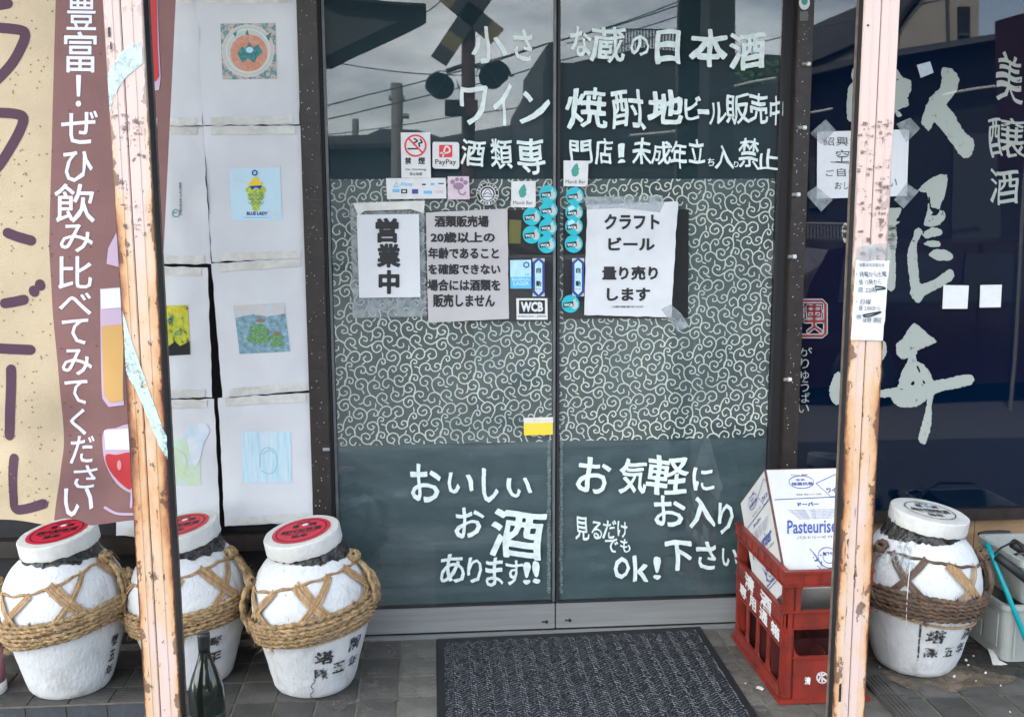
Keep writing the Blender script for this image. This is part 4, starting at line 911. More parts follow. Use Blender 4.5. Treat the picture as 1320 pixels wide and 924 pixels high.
def lerp(tab, y):
    for (a, va), (b, vb) in zip(tab, tab[1:]):
        if y <= b: return va+(vb-va)*(y-a)/(b-a)
    return tab[-1][1]
split = [(-40, 72.5), (0, 72), (200, 68), (330, 65), (450, 72), (600, 82), (640, 80), (690, 74)]
right = [(-40, 229), (0, 226), (200, 216), (330, 210), (450, 200), (600, 186), (690, 176)]
def strip(name, fl_, fr, m, nx):
    vs = []; ny = 70; b0 = lambda x: 674 if x < 60 else (674-10*math.sin(min(1, (x-60)/60)*math.pi) if x < 120 else 674-3*(x-120)/60)
    for j in range(ny+1):
        y0 = -30+(690+30)*j/ny
        for i in range(nx+1):
            x = fl_(y0)+(fr(y0)-fl_(y0))*i/nx; y = min(y0, b0(x)) if j == ny else -30+(b0(x)+30)*j/ny
            vs.append(BM()(x, y))
    return link(name, vs, [(j*(nx+1)+i, (j+1)*(nx+1)+i, (j+1)*(nx+1)+i+1, j*(nx+1)+i+1) for j in range(ny) for i in range(nx)], m, bn, True)
strip('cream_cloth', lambda y: -70, lambda y: lerp(split, y), M_cream, 20)
strip('mauve_cloth', lambda y: lerp(split, y), lambda y: lerp(right, y), M_mauve, 24)
def subd(lst, w, k=3):
    return [stroke(p, w, k=k) for p in lst]
PUR = [[(-30, 4), (-5, 8), (12, 6)], [(-60, 40), (-30, 36), (0, 37), (28, 40), (34, 46), (30, 60), (18, 82), (0, 102), (-20, 118)], [(-60, 146), (0, 146), (24, 148), (32, 153), (28, 168), (16, 190), (0, 214), (-20, 234)],
       [(11, 300), (24, 305), (42, 310)], [(-60, 280), (-60, 340)], [(45, 374), (46, 376)], [(53, 366), (54, 368)], [(6, 391), (18, 389), (32, 386)], [(-50, 360), (-50, 400), (-10, 405)], [(-60, 449), (-10, 449), (14, 450), (39, 451)], [(14, 476), (15, 500), (15, 530), (14, 560)], [(21, 589), (18, 615), (15, 640), (15, 658), (30, 657), (60, 646)]]
strokes('purple_stroke', PUR, BM(.0012), M_purple, bn, split=True, w=13, k=5)
lettering(J('豊 86 -8 123 39;富 83 41 124 94;！ 98 97 105 138;ぜ 80 143 126 186;ひ 83 195 120 235;飲 72 237 123 287;み 79 289 121 325;比 77 330 120 372;べ 78 377 120 405;て 82 410 116 443;み 80 449 121 483;て 83 489 114 521;く 88 527 109 562;だ 90 563 120 597;さ 96 600 124 629;い 86 627 121 662'), BM(.0012), M_bwhite, bn, off=.008, name='white_lettering')
dk, dm = [], []
rd = random.Random(5)
for _ in range(150):
    x, y = rd.uniform(-5, 70), rd.uniform(0, 665); (dk if x < lerp(split, y)-4 else dm).append(disc_pts(x, y, 1.2, n=6))
for _ in range(60):
    y = rd.uniform(0, 640); x = rd.uniform(74, lerp(right, y)-5); dm.append(disc_pts(x, y, 1.3, n=6))
shape('cream_dots', dk, BM(.001), M_dot, bn)['kind'] = 'stuff'; shape('mauve_dots', dm, BM(.001), M_dotm, bn)['kind'] = 'stuff'
M_beer = mat('print_beer', (.52, .30, .10), .8); M_wine = mat('print_red', (.42, .03, .035), .8); M_lilac = mat('print_lilac', (.46, .34, .44), .8)
B1, B2 = BM(.0015), BM(.0028)
print_on('glass_print', [[(130, 372), (158, 370), (163, 520), (142, 523), (134, 512)], cat([(133, 556), (150, 551), (172, 548), (173, 600), (172, 625), (166, 637), (148, 626), (136, 604), (131, 580)], 4, True), [(168, -5), (202, -5), (204, 60), (206, 100), (204, 116), (190, 118), (186, 60)], [(192, 150), (202, 152), (200, 200), (192, 200)], [(140, 320), (150, 300), (156, 345), (138, 340)]], B1, M_lilac, bn)
print_on('glass_print', [[(131, 373), (158, 371), (158, 396), (132, 398)], [(134, 555), (170, 550), (170, 578), (135, 580)]], B2, M_bwhite, bn)
print_on('beer_print', [[(133, 420), (160, 417), (162, 514), (145, 517), (137, 508)]], B2, M_beer, bn)
print_on('wine_print', [cat([(135, 587), (150, 586), (171, 583), (172, 610), (171, 628), (164, 633), (150, 622), (138, 605)], 4, True), [(184, -5), (201, -5), (202, 60), (204, 98), (200, 104), (190, 108)]], B2, M_wine, bn)
strokes('glass_stem_print', [[(168, 628), (167, 648), (167, 655)], [(135, 654), (150, 662), (170, 664)]], B2, M_lilac, bn, w=3)
shape('glass_shine', [disc_pts(153, 600, 3, 7, rot=.1)], BM(.004), mat('print_shine', (.60, .25, .25), .8), bn)

# ------------------------------------------------------------ jars
PROF = [(0, 0), (.112, 0), (.122, .006), (.131, .02), (.142, .055), (.156, .11), (.170, .16), (.183, .21), (.192, .25), (.196, .285), (.194, .32), (.186, .355), (.172, .39), (.155, .418), (.138, .438), (.124, .452), (.112, .462), (.104, .475), (.100, .50)]
def prof_r(z):
    for (r0, z0), (r1, z1) in zip(PROF[1:], PROF[2:]):
        if z <= z1: return r0+(r1-r0)*max(0, (z-z0))/(z1-z0)
    return .1
def jar(x, y, label, yaw, lid_tilt, band_tilt, seed, cap='red', rope=M_rope, strap=M_strap, sc=1.0, texts=(), lidoff=(0, 0), ragged=False):
    rd = random.Random(seed); t = thing('wine_jar', label, 'jar', (x, y, 0), 'whitewashed rice wine jars')
    O = Vector((x, y, 0))
    def jn(th, z): return .0022*noise.noise(Vector((math.cos(th)*5, math.sin(th)*5, z*26+seed)))+.0035*noise.noise(Vector((math.cos(th)*1.6, math.sin(th)*1.6, z*5+seed)))
    def SP(th, z, d=0):          # point on the jar's surface; th 0 faces the street
        r = (prof_r(z)+d+jn(th, z))*sc
        a = th-math.pi/2; return O+Vector((r*math.cos(a), r*math.sin(a), z*sc))
    mb = MB(); n = 72; fine = []
    for i in range(1, len(PROF)-1):
        (r0, z0), (r1, z1) = PROF[i], PROF[i+1]
        for q in range(3): fine.append((z0+(z1-z0)*q/3, r0+(r1-r0)*q/3))
    fine.append((PROF[-1][1], PROF[-1][0])); k0 = 0
    for z, r in fine:
        for j in range(n):
            th = 2*math.pi*j/n; nn = jn(th, z)
            a = th-math.pi/2; rr_ = (r+nn)*sc; mb.v.append(O+Vector((rr_*math.cos(a), rr_*math.sin(a), z*sc)))
    for i in range(len(fine)-1):
        for j in range(n): mb.f.append((i*n+j, i*n+(j+1) % n, (i+1)*n+(j+1) % n, (i+1)*n+j))
    mb.f.append(tuple(range(n))[::-1]); mb.build('jar_body', M_jar, t, True)
    def SPd(th, z, d=0): return SP(th, z, d+.006)
    # torn dark clay and plastic round the neck
    mb = MB(); n = 90; rows = 7
    for i in range(rows):
        for j in range(n):
            th = 2*math.pi*j/n; zlow = .452+.008*noise.noise(Vector((math.cos(th)*4, math.sin(th)*4, seed)))+.006*noise.noise(Vector((math.cos(th)*11, math.sin(th)*11, seed+4)))
            z = zlow+(.505-zlow)*i/(rows-1); d = .0030+(.007*noise.noise(Vector((math.cos(th)*9, math.sin(th)*9, z*40+seed))) if i else 0)+.004*math.sin(i/(rows-1)*math.pi)
            mb.v.append(SP(th, min(z, .5), d)+Vector((0, 0, (z-min(z, .5))*sc)))
    for i in range(rows-1):
        for j in range(n): mb.f.append((i*n+j, i*n+(j+1) % n, (i+1)*n+(j+1) % n, (i+1)*n+j))
    mb.build('neck_seal', M_clay, t)
    # cap
    Mx = Matrix.Rotation(lid_tilt[0], 3, 'X') @ Matrix.Rotation(lid_tilt[1], 3, 'Y'); LC = O+Vector((lidoff[0], lidoff[1], .478*sc)); mb = MB()
    def jit(q):
        a = math.atan2(q.y, q.x); s_ = 1+.016*noise.noise(Vector((math.cos(a)*2.5, math.sin(a)*2.5, seed)))+.010*noise.noise(Vector((math.cos(a)*9, math.sin(a)*9, q.z*30)))
        return Vector((q.x*s_, q.y*s_, q.z+(.006*noise.noise(Vector((math.cos(a)*6, math.sin(a)*6, seed+1))) if q.z < .02 else 0)))
    mb.lathe([(.085*sc, .006), (.112*sc, 0), (.1235*sc, .001), (.1245*sc, .004), (.1242*sc, .02), (.1240*sc, .038), (.1238*sc, .0475), (.1230*sc, .0500), (.1205*sc, .0515), (.119*sc, .0517), (.09*sc, .0518), (.05*sc, .052), (.001, .052)], LC, 64, Mx, jit)
    cp = mb.build('jar_cap', M_cap, t, True)
    def lid(u, v, d=.0015): return Mx @ Vector((u*sc, v*sc, .0520+d)) + LC
    def lp(l, d): return [lid(a, b, d) for a, b in l]
    ir, orr = (M_redlabel, M_ink) if cap == 'red' else (M_cap, M_navyblue)
    def ring3(name, r0, r1, m, d, oy=0):
        k = MB(); a = [lid(r0*math.cos(2*math.pi*i/48), r0*math.sin(2*math.pi*i/48)+oy, d) for i in range(48)]; b = [lid(r1*math.cos(2*math.pi*i/48), r1*math.sin(2*math.pi*i/48)+oy, d) for i in range(48)]
        if r0 < .001: k.add([lid(0, oy, d)]+b, [(0, i+1, (i+1) % 48+1) for i in range(48)])
        else: k.add(a+b, [(i, (i+1) % 48, 48+(i+1) % 48, 48+i) for i in range(48)])
        return k.build(name, m, cp)
    if cap == 'red': ring3('red_label', 0, .096, M_redlabel, .0015)
    ring3('label_ring', .080 if cap == 'red' else .078, .084 if cap == 'red' else .0815, M_ink, .0022)
    k = MB()
    for s, u0, v0, u1, v1 in (('绍兴加饭酒', -.066, -.016, .066, .014), ('塔', -.034, .024, -.010, .050), ('牌', .022, .024, .046, .050), ('陈年', -.026, -.058, .026, -.032), ('SHAOXING RICE WINE', -.05, -.027, .05, -.020), ('中国名酒', -.022, .056, .022, .068)):
        vs, fs = glyph(s, .03); k.add([lid(u0+(u1-u0)*a+.0, v0+(v1-v0)*b_, .0026) for a, b_ in vs], fs)
    k.build('label_print', M_ink, cp)
    k = MB(); k.add([lid(.008+.010*math.cos(a*math.pi/8), .04+.010*math.sin(a*math.pi/8), .0028) for a in range(16)], [tuple(range(16))]); k.build('label_emblem', M_white if cap == 'red' else M_skyblue, cp)
    # rope band: twisted strands
    def band_z(th, z): return z-band_tilt*math.sin(th)*-1*.19
    for i, (z, d) in enumerate([(.224, .010), (.240, .013), (.253, .012), (.266, .014), (.279, .012), (.292, .010), (.236, .003), (.272, .004)]):
        pts = []; m_ = 220; ph = rd.random()*6
        for q in range(m_):
            th = 2*math.pi*q/m_; zz = band_z(th, z)+.0045*noise.noise(Vector((math.cos(th)*2, math.sin(th)*2, i*3.3+seed)))+.003*math.sin(th*2+ph)
            pts.append(SP(th, zz, d+.003*noise.noise(Vector((math.cos(th)*3, math.sin(th)*3, i+seed+20)))))
        mb = MB(); mb.tube(pts, .0071*sc, 8, closed=True, lobes=2, twist=210 if i % 2 else 190); mb.build('rope_strand', rope, t, True)
    # upper hoop
    hz = lambda th: .398+.19*band_tilt*1.0*math.sin(th)+.012*math.cos(th*2+seed)*-.6
    mb = MB(); mb.tube([SP(2*math.pi*q/96, hz(2*math.pi*q/96)+.002*math.sin(q), .004) for q in range(96)], .0042*sc, 6, closed=True, lobes=2, twist=80); mb.build('hoop', strap if not ragged else M_strap_d, t, True)
    # flat straps criss-crossing between hoop and band
    def ribbon(th0, z0, th1, z1, w_, m, bow=.012):
        mb = MB(); n_ = 18; k0 = 0; off = rd.uniform(.004, .008)
        for q in range(n_+1):
            u = q/n_; th = th0+(th1-th0)*u; z = z0+(z1-z0)*u
            dth, dz = (th1-th0)*.19, (z1-z0); l = math.hypot(dth, dz); nth, nz_ = -dz/l/.19, dth/l
            for s_ in (-1, -.33, .33, 1):
                mb.v.append(SP(th+nth*s_*w_/2, z+nz_*s_*w_/2, off+bow*math.sin(u*math.pi)*.4+(.0012 if abs(s_) < .5 else 0)))
        for q in range(n_):
            for s_ in range(3): a = q*4+s_; mb.f.append((a, a+1, a+5, a+4))
        mb.build('flat_strap', m, t, True)
    def slats(th0, z0, th1, z1, w_, m):
        n_ = rd.choice((2, 3)); dth, dz = (th1-th0)*.19, z1-z0; l = math.hypot(dth, dz); a_, b_ = -dz/l/.19, dth/l
        for q in range(n_):
            o_ = (q-(n_-1)/2)*w_/n_; j_ = rd.uniform(-.0025, .0025)
            ribbon(th0+a_*o_, z0+b_*o_, th1+a_*(o_+j_), z1+b_*(o_+j_), w_/n_*.9, m)
    for c in range(6):
        tb = yaw+c*math.pi/3; ja, jb = rd.uniform(-.07, .07), rd.uniform(-.07, .07); mats_ = strap if not ragged or c % 3 == 0 else M_strap_d
        slats(tb-.08, hz(tb)+.004, tb+.72+ja, band_z(tb+.6, .245), rd.uniform(.024, .032), mats_)
        slats(tb+.62+jb, hz(tb+.5)+.004, tb-.14, band_z(tb, .245), rd.uniform(.019, .027), mats_)
        if c % 2 == 0: ribbon(tb+.08, hz(tb)+.004, tb+.70+ja, band_z(tb+.6, .245), .010, mats_)
    mb = MB(); mb.tube([SP(2*math.pi*q/96, band_z(2*math.pi*q/96, .210+.012*math.sin(2*math.pi*q/96*1.0+seed)), .005) for q in range(96)], .004*sc, 6, closed=True); mb.build('hoop', strap, t, True)
    # side handles of rope with a knot
    for s_ in (-1, 1):
        th = s_*math.pi/2*(.86 if not ragged else .8)
        for j, dth in enumerate((-.13, .0, .12)):
            pts = [SP(th+dth*(1-u)+.02*math.sin(u*9+j), band_z(th, .25)+(.160-j*.008)*u, .014+.012*math.sin(u*math.pi)+j*.003) for u in (q/14 for q in range(15))]
            mb = MB(); mb.tube(pts, .007*sc, 8, lobes=2, twist=140); mb.build('handle_rope', rope, t, True)
        kc = SP(th, band_z(th, .41), .018); mb = MB()
        for q in range(5):
            a0 = rd.uniform(0, 6); R3 = Matrix.Rotation(rd.uniform(0, 3), 3, 'X') @ Matrix.Rotation(rd.uniform(0, 3), 3, 'Y')
            mb.tube([kc+R3 @ Vector((.017*math.cos(u), .017*math.sin(u), .004*math.sin(2*u)))*sc for u in (2*math.pi*i/16 for i in range(16))], .0065*sc, 7, closed=True, lobes=2, twist=140)
        mb.build('rope_knot', rope, t, True)
    # loose fibres
    mb = MB()
    for q in range(1000 if not ragged else 1100):
        th = rd.uniform(0, 2*math.pi); z = band_z(th, rd.uniform(.215, .312)); p = SP(th, z, .016); d = Vector((rd.gauss(0, 1), rd.gauss(0, 1), rd.gauss(0, 1))).normalized()+(p-O-Vector((0, 0, z))).normalized()*.7
        l = rd.uniform(.008, .026); s2 = d.cross(Vector((0, 0, 1))).normalized()*.0006; e = p+d*l*.5+Vector((0, 0, rd.uniform(-.003, .003))); f_ = p+d*l
        mb.add([p-s2, p+s2, e+s2, e-s2, f_], [(0, 1, 2, 3), (3, 2, 4)])
    for q in range(3):        # frayed tufts
        th = rd.uniform(-1.0, .9); p = SP(th, band_z(th, .30 if q else .222), .014)
        for i in range(26):
            d = Vector((rd.gauss(0, .5), -1+rd.gauss(0, .3), (1.0 if q else -.8)+rd.gauss(0, .4))).normalized(); s2 = d.cross(Vector((0, 0, 1))).normalized()*.0011
            mb.add([p-s2, p+s2, p+d*rd.uniform(.018, .038)], [(0, 1, 2)])
    o = mb.build('loose_fibres', rope, t); o['kind'] = 'stuff'
    # stencilled characters
    for s, th0, th1, z0, z1, m in texts:
        vs, fs = glyph(s, .035); mb = MB(); mb.add([SP(th0+(th1-th0)*a, z0+(z1-z0)*b_, .0032) for a, b_ in vs], fs); mb.build('stencil', m, t)
    mb = MB()
    for q in range(34):
        th, z = rd.uniform(-1.3, 1.3), rd.choice((rd.uniform(.02, .19), rd.uniform(.33, .43))); a = rd.uniform(.0006, .0026); mb.add([SP(th+rd.uniform(-1, 1)*a/.15*1.5, z+rd.uniform(-1, 1)*a, .0025) for _ in range(4)], [(0, 1, 2, 3)])
    mb.build('paint_chip', M_ink, t)
    return t, SP
M_stencil_b = faded_mat('sharp_black_stencil', (.03, .03, .032), .40, .50, 70)
T3 = [('塔', .13, .50, .135, .185, M_stencil_b), ('陳', .12, .40, .078, .122, M_stencil), ('五', .48, .76, .092, .132, M_stencil), ('牌', .80, 1.12, .155, .205, M_stencil_b), ('年', .86, 1.15, .09, .135, M_stencil)]
T1 = [('陳', 1.16, 1.34, .150, .195, M_stencil_b), ('五', 1.16, 1.34, .10, .14, M_stencil_b), ('年', 1.12, 1.34, .05, .09, M_stencil_b)]
T2 = [('牌', .42, .80, .160, .200, M_stencil_b), ('年', .48, .84, .095, .145, M_stencil_b), ('五', -.15, .05, .098, .145, M_stencil_b), ('塔', -.2, .0, .165, .205, M_stencil_b)]
T4 = [('塔', -.30, .06, .140, .190, M_stencil_b), ('牌', .48, .80, .140, .192, M_stencil_b), ('陳', -.30, -.02, .085, .125, M_stencil), ('五', .10, .36, .085, .122, M_stencil), ('年', .44, .68, .085, .130, M_stencil_b), ('｜', -.42, -.385, .07, .21, M_stencil_b)]
jar(-1.660, -.294, 'leftmost white jar with red cap label partly under the banner', .15, (.10, -.14), .20, 1, texts=T1, lidoff=(-.005, 0))
jar(-1.270, -.264, 'white jar with red cap standing behind the left rusty post and the bottle', .55, (.08, -.17), .16, 2, texts=T2, lidoff=(-.01, 0))
_, SP3 = jar(-.852, -.352, 'white jar with red cap next to the door, whole and unobstructed', -.1, (.10, -.16), .20, 3, texts=T3, lidoff=(-.018, -.004))
j4, SP4 = jar(1.210, -.375, 'white jar with white cap and dark brown ropes under the navy window', .1, (.07, .13), -.10, 4, cap='white', rope=M_rope_d, strap=M_strap, sc=1.03, texts=T4, ragged=True, lidoff=(.018, 0))
k = MB(); pts = [SP3(.10+.04*math.sin(i*1.7)-.01*i, .085-.010*i, .0025) for i in range(9)]; k.tube(pts, .0011, 4); k.build('crack', M_ink, [o for o in bpy.data.objects if o.name.startswith('wine_jar')][2])
# plastic wrap shreds on the fourth jar
mb = MB(); rd = random.Random(9)
for i in range(60):
    th = rd.uniform(-1.35, -.55); p = SP4(th, rd.uniform(.40, .46), .010); d = Vector((rd.uniform(-1, .3), rd.uniform(-1, 0), rd.uniform(-1.2, .2))).normalized(); q = d.cross(Vector((rd.random(), rd.random(), 1))).normalized()*rd.uniform(.002, .006); l = rd.uniform(.02, .07)
    mb.add([p-q, p+q, p+d*l*.5+q*.8+Vector((0, -.006, 0)), p+d*l*.5-q*.6, p+d*l+Vector((0, 0, -.01))], [(0, 1, 2, 3), (3, 2, 4)])
o = mb.build('plastic_shreds', M_sleeve, j4); o['kind'] = 'stuff'
mb = MB(); mb.tube([SP4(-.62, .40-.2*u, .018) for u in (i/10 for i in range(11))], .0015, 5); mb.build('loose_string', M_white, j4)
mb = MB(); mb.box(1.0, 1.002, -.3, -.298, 0, .001)

# ------------------------------------------------------------ crate and carton
CX0, CX1, CY0, CY1, CH = .640, .934, -.636, -.112, .438
ct = thing('bottle_crate', 'red plastic sake bottle crate reading 清酒 beside the doormat', 'crate', ((CX0+CX1)/2, (CY0+CY1)/2, 0))
k = MB()
for a, b_, c, d in ((CX0+.012, CX0+.044, CY0+.012, CY0+.044), (CX1-.044, CX1-.012, CY0+.012, CY0+.044), (CX0+.012, CX0+.044, CY1-.044, CY1-.012), (CX1-.044, CX1-.012, CY1-.044, CY1-.012)):
    m = MB(); m.box(a-.002, b_, c-.002, d, .012, .40, b=.005); m.box(a+.008, b_-.008, c-.005, c, .03, .39, b=.001); m.box(a-.005, a, c+.008, d-.008, .03, .39, b=.001); m.build('corner_post', M_red, ct)
def ring_box(x0, x1, y0, y1, z0, z1, th, name, b=.002):
    m = MB(); m.box(x0, x1, y0, y0+th, z0, z1, b=b); m.box(x0, x1, y1-th, y1, z0, z1, b=b); m.box(x0, x0+th, y0+th*.9, y1-th*.9, z0, z1, b=b); m.box(x1-th, x1, y0+th*.9, y1-th*.9, z0, z1, b=b); return m.build(name, M_red, ct)
ring_box(CX0, CX1, CY0, CY1, .428, .438, .026, 'top_rim', .003)
ring_box(CX0+.004, CX1-.004, CY0+.004, CY1-.004, .394, .430, .012, 'rim_band')
ring_box(CX0-.001, CX1+.001, CY0-.001, CY1+.001, .388, .395, .022, 'rim_lip')
ring_box(CX0+.003, CX1-.003, CY0+.003, CY1-.003, .300, .307, .018, 'rail')
ring_box(CX0+.010, CX1-.010, CY0+.010, CY1-.010, .250, .302, .006, 'side_panel')
ring_box(CX0+.006, CX1-.006, CY0+.006, CY1-.006, .245, .251, .012, 'rail')
for q in range(1, 5):
    xx = CX0+(CX1-CX0)*q/5; m = MB(); m.box(xx-.0015, xx+.0015, CY0-.0005, CY0+.006, .395, .429); m.build('rim_rib', M_red, ct)
for q in range(1, 8):
    yy = CY0+(CY1-CY0)*q/8; m = MB(); m.box(CX0-.0005, CX0+.006, yy-.0015, yy+.0015, .395, .429); m.build('rim_rib', M_red, ct)
# end faces
def cbox(name, *a, b=0): m = MB(); m.box(*a, b=b); return m.build(name, M_red, ct)
def web(x, y, z, sx, sy, w_, h_):
    m = MB(); n = 8; pts = [(x+sx*w_*(1-math.sin(q*math.pi/2/n)), y+sy*w_*(1-math.sin(q*math.pi/2/n)), z+h_*(1-math.cos(q*math.pi/2/n))) for q in range(n+1)]
    d = Vector((.004, 0, 0)) if sy else Vector((0, .004, 0)); a = [Vector((x, y, z))]+[Vector(p) for p in pts]; k = len(a)
    m.add(a+[p+d for p in a], [(0, q+1, q+2) for q in range(n)]+[(k, k+q+2, k+q+1) for q in range(n)]+[(q+1, q+2, k+q+2, k+q+1) for q in range(n)]); m.build('corner_web', M_red, ct)
for ya, yb in ((CY0+.008, CY0+.014), (CY1-.014, CY1-.008)):
    cbox('end_panel', CX0+.044, CX1-.044, ya, yb, .012, .148); cbox('end_rail', CX0+.04, CX1-.04, ya-.004, yb+.003, .148, .155, b=.001)
    for xx in (CX0+.044, CX1-.060): cbox('end_rib', xx, xx+.016, ya, yb, .30, .392)
    web(CX0+.044, ya, .155, 1, 0, .03, .035); web(CX1-.044, ya, .155, -1, 0, .03, .035)
    web(CX0+.060, ya, .390, 1, 0, .02, -.02)
for xa, xb in ((CX0+.008, CX0+.014), (CX1-.014, CX1-.008)):
    cbox('lettered_panel', xa, xb, CY0+.04, CY1-.04, .188, .248); cbox('long_rail', xa-.005, xb+.005, CY0+.03, CY1-.03, .180, .188, b=.001)
    for f_ in (.25, .5, .75):
        yy = CY0+.044+(CY1-CY0-.088)*f_; cbox('upright_rib', xa, xb, yy-.012, yy+.012, .05, .182)
    for f_ in (0, .25, .5, .75):
        ya = CY0+.044+(CY1-CY0-.088)*f_; yb = ya+(CY1-CY0-.088)*.25
        for s_, yy in ((1, ya+.012 if f_ else ya), (-1, yb-.012 if f_ < .75 else yb)): web(xa, yy, .05, 0, s_, .022, .045)
    cbox('flared_base', xa-.004, xb, CY0+.03, CY1-.03, .012, .05)
ring_box(CX0-.004, CX1+.004, CY0-.004, CY1+.004, .0, .014, .03, 'base_rim', .003)
m = MB(); m.box(CX0+.02, CX1-.02, CY0+.02, CY1-.02, .006, .011)
for q in range(1, 4): yy = CY0+(CY1-CY0)*q/4; m.box(CX0+.014, CX1-.014, yy-.002, yy+.002, .011, .16)
m.box((CX0+CX1)/2-.002, (CX0+CX1)/2+.002, CY0+.014, CY1-.014, .011, .165); m.build('inner_divider', mat('shaded_red_inside', (.06, .008, .007), .6), ct)  # crate red darkened in the colour for the shade inside
side = lambda u, v: Vector((CX0+.0070, CY1+.0-(u)*(CY1-CY0), v))
def crate_text(s, u0, u1, z0, z1, off=.035):
    vs, fs = glyph(s, off); return [side(u0+(u1-u0)*a, z0+(z1-z0)*b_) for a, b_ in vs], fs
# two rows of white lettering on the long face
m = MB()
for s, u0, u1, z0, z1 in (('清', .22, .42, .240, .297), ('酒', .54, .76, .240, .297), ('専', .12, .27, .190, .236), ('用', .33, .47, .190, .236), ('通', .54, .70, .190, .236), ('箱', .76, .92, .190, .236)):
    m.add(*crate_text(s, u0, u1, z0, z1))
m.build('lettering', M_white, ct)
ftext = lambda a, b_: P(a, b_, CY0+.0070)
lettering([('清', 1037, 872, 1045, 882)], ftext, M_white, ct, off=.03)
shape('round_emblem', ring(1060, 873, 6.2, 7.6), ftext, M_white, ct); strokes('round_emblem', [[(1055, 868), (1060, 873), (1066, 878)], [(1065, 868), (1058, 872), (1055, 878)], [(1059, 866), (1060, 880)]], ftext, M_white, ct, w=2)
# hide the panel the long-face text needs a backing for
m = MB(); m.box(CX0+.0080, CX0+.013, CY0+.04, CY1-.04, .248, .30); m.build('side_panel', M_red, ct)

ta = R(37); D_ = Vector((0, math.cos(ta), -math.sin(ta))); Uv = Vector((0, math.sin(ta), math.cos(ta)))
Fb = Vector((.661, -.606, .372)); BW, BH, BD = .258, .405, .315
cb = thing('cardboard_carton', 'white Pasteuriser carton tilted in the red crate', 'box', Fb)
k = MB(); k.obox(Fb, (BW, 0, 0), D_*BD, Uv*BH); k.build('carton_body', M_kraft, cb)
ee = .006; k = MB()
k.obox(Fb-D_*.0016-Vector((.0016, 0, 0)), (ee, 0, 0), D_*ee, Uv*BH); k.obox(Fb+Uv*BH-D_*.0016-Vector((.0016, 0, 0)), (BW+.003, 0, 0), D_*(BD+.003), Uv*.0012)
k.build('worn_edge', M_edge, cb)
def bp(u, v, d=.0012): return Fb+Vector((u*BW, 0, 0))+Uv*(BH*(1-v))-D_*d        # front face 0..1
def bl(u, v, d=.0022): return Fb+D_*(BD*(1-u))+Uv*(BH*(1-v))-Vector((d, 0, 0))   # left side face
def carton_face(f, sc=1):
    m = lambda x, y: f(x, y)
    k = MB()
    def tx(s, u0, v0, u1, v1, off=.0, sh=0):
        vs, fs = glyph(s, off); k.add([f(u0+(u1-u0)*a+sh*(b_-.5)*(v1-v0), v1-(v1-v0)*b_) for a, b_ in vs], fs)
    tx('アルコール', .33, .045, .44, .06, .01); tx('製剤', .47, .045, .55, .06, .01)
    tx('食品用', .35, .215, .43, .232); tx('発酵アルコール製剤', .45, .215, .68, .232)
    blk = k; k.build('small_print', M_ink, cb)
    k = MB()
    tx('食添', .38, .085, .50, .105, .02); tx('除菌抗菌', .32, .115, .60, .145, .03)
    tx('Pasteuriser', .15, .44, .86, .555, .02, .3); tx('ドーバー', .34, .29, .62, .325, .06)
    tx('ワイン', .76, .17, .96, .215, .05)
    for i in range(7): tx('食品に直接噴霧して除菌できる安全な製剤です', .20+.02*i, .352+i*.0125, .88-.02*i, .360+i*.0125)
    k.build('blue_print', M_blue, cb)
    k = MB(); tx('パストリーゼ 77 500ml', .25, .575, .88, .600, .005); k.build('small_print', M_bluepen, cb)
    el = disc_pts(.45, .115, .165, .055, 24); l2 = MB()
    for l in ([*el, el[0]], [(.05, .262), (.98, .250)], [(.64, .13), (.92, .055), (.99, .09), (.99, .24), (.80, .25), (.64, .13)], disc_pts(.60, .76, .13, .085, 20)+[disc_pts(.60, .76, .13, .085, 20)[0]], disc_pts(.60, .76, .07, .045, 12), [(.38, .68), (.45, .74), (.50, .83), (.42, .72)], [(.36, .86), (.60, .85), (.90, .84)], [(.38, .885), (.60, .88), (.92, .87)], [(.82, .68), (.86, .76), (.80, .84)], [(.92, .72), (.86, .80), (.90, .84)]):
        for pl_ in stroke(l, .007, smooth=False, round_=False): v = [f(*p, ) for p in pl_]; l2.add(v, [tuple(range(4))])
    for q in range(26):
        a = rd.uniform(0, 6.28); r_ = rd.uniform(.09, .2); cx, cy = .60+r_*math.cos(a)*1.1, .78+r_*.5*math.sin(a); l2.poly([f(*p) for p in disc_pts(cx, cy, rd.uniform(.006, .02), rd.uniform(.004, .012), 7)])
    l2.build('blue_drawing', M_blue, cb)
carton_face(bp); carton_face(bl)

# ------------------------------------------------------------ doormat
dm = thing('doormat', 'black doormat with grey herringbone pile and rubber border', 'mat', (.05, -.5, 0)); an = R(1.6)
def mt(u, v, z): return Vector((-.447+u*math.cos(an), -.052+u*math.sin(an)*1.0+v, z)) + Vector((-v*math.sin(an)*-.0, 0, 0))
MW, MD = .996, .95
k = MB(); a = [mt(0, 0, .001), mt(MW, 0, .001), mt(MW, -MD, .001), mt(0, -MD, .001)]; b_ = [p+Vector((0, 0, .006)) for p in (mt(.004, -.004, .001), mt(MW-.004, -.004, .001), mt(MW-.004, -MD+.004, .001), mt(.004, -MD+.004, .001))]
k.add(a+b_, [(0, 1, 2, 3), (7, 6, 5, 4), (0, 4, 5, 1), (1, 5, 6, 2), (2, 6, 7, 3), (3, 7, 4, 0)]); k.build('rubber_base', M_mat, dm)
k = MB(); rd = random.Random(2); nc = 124; nr = 54
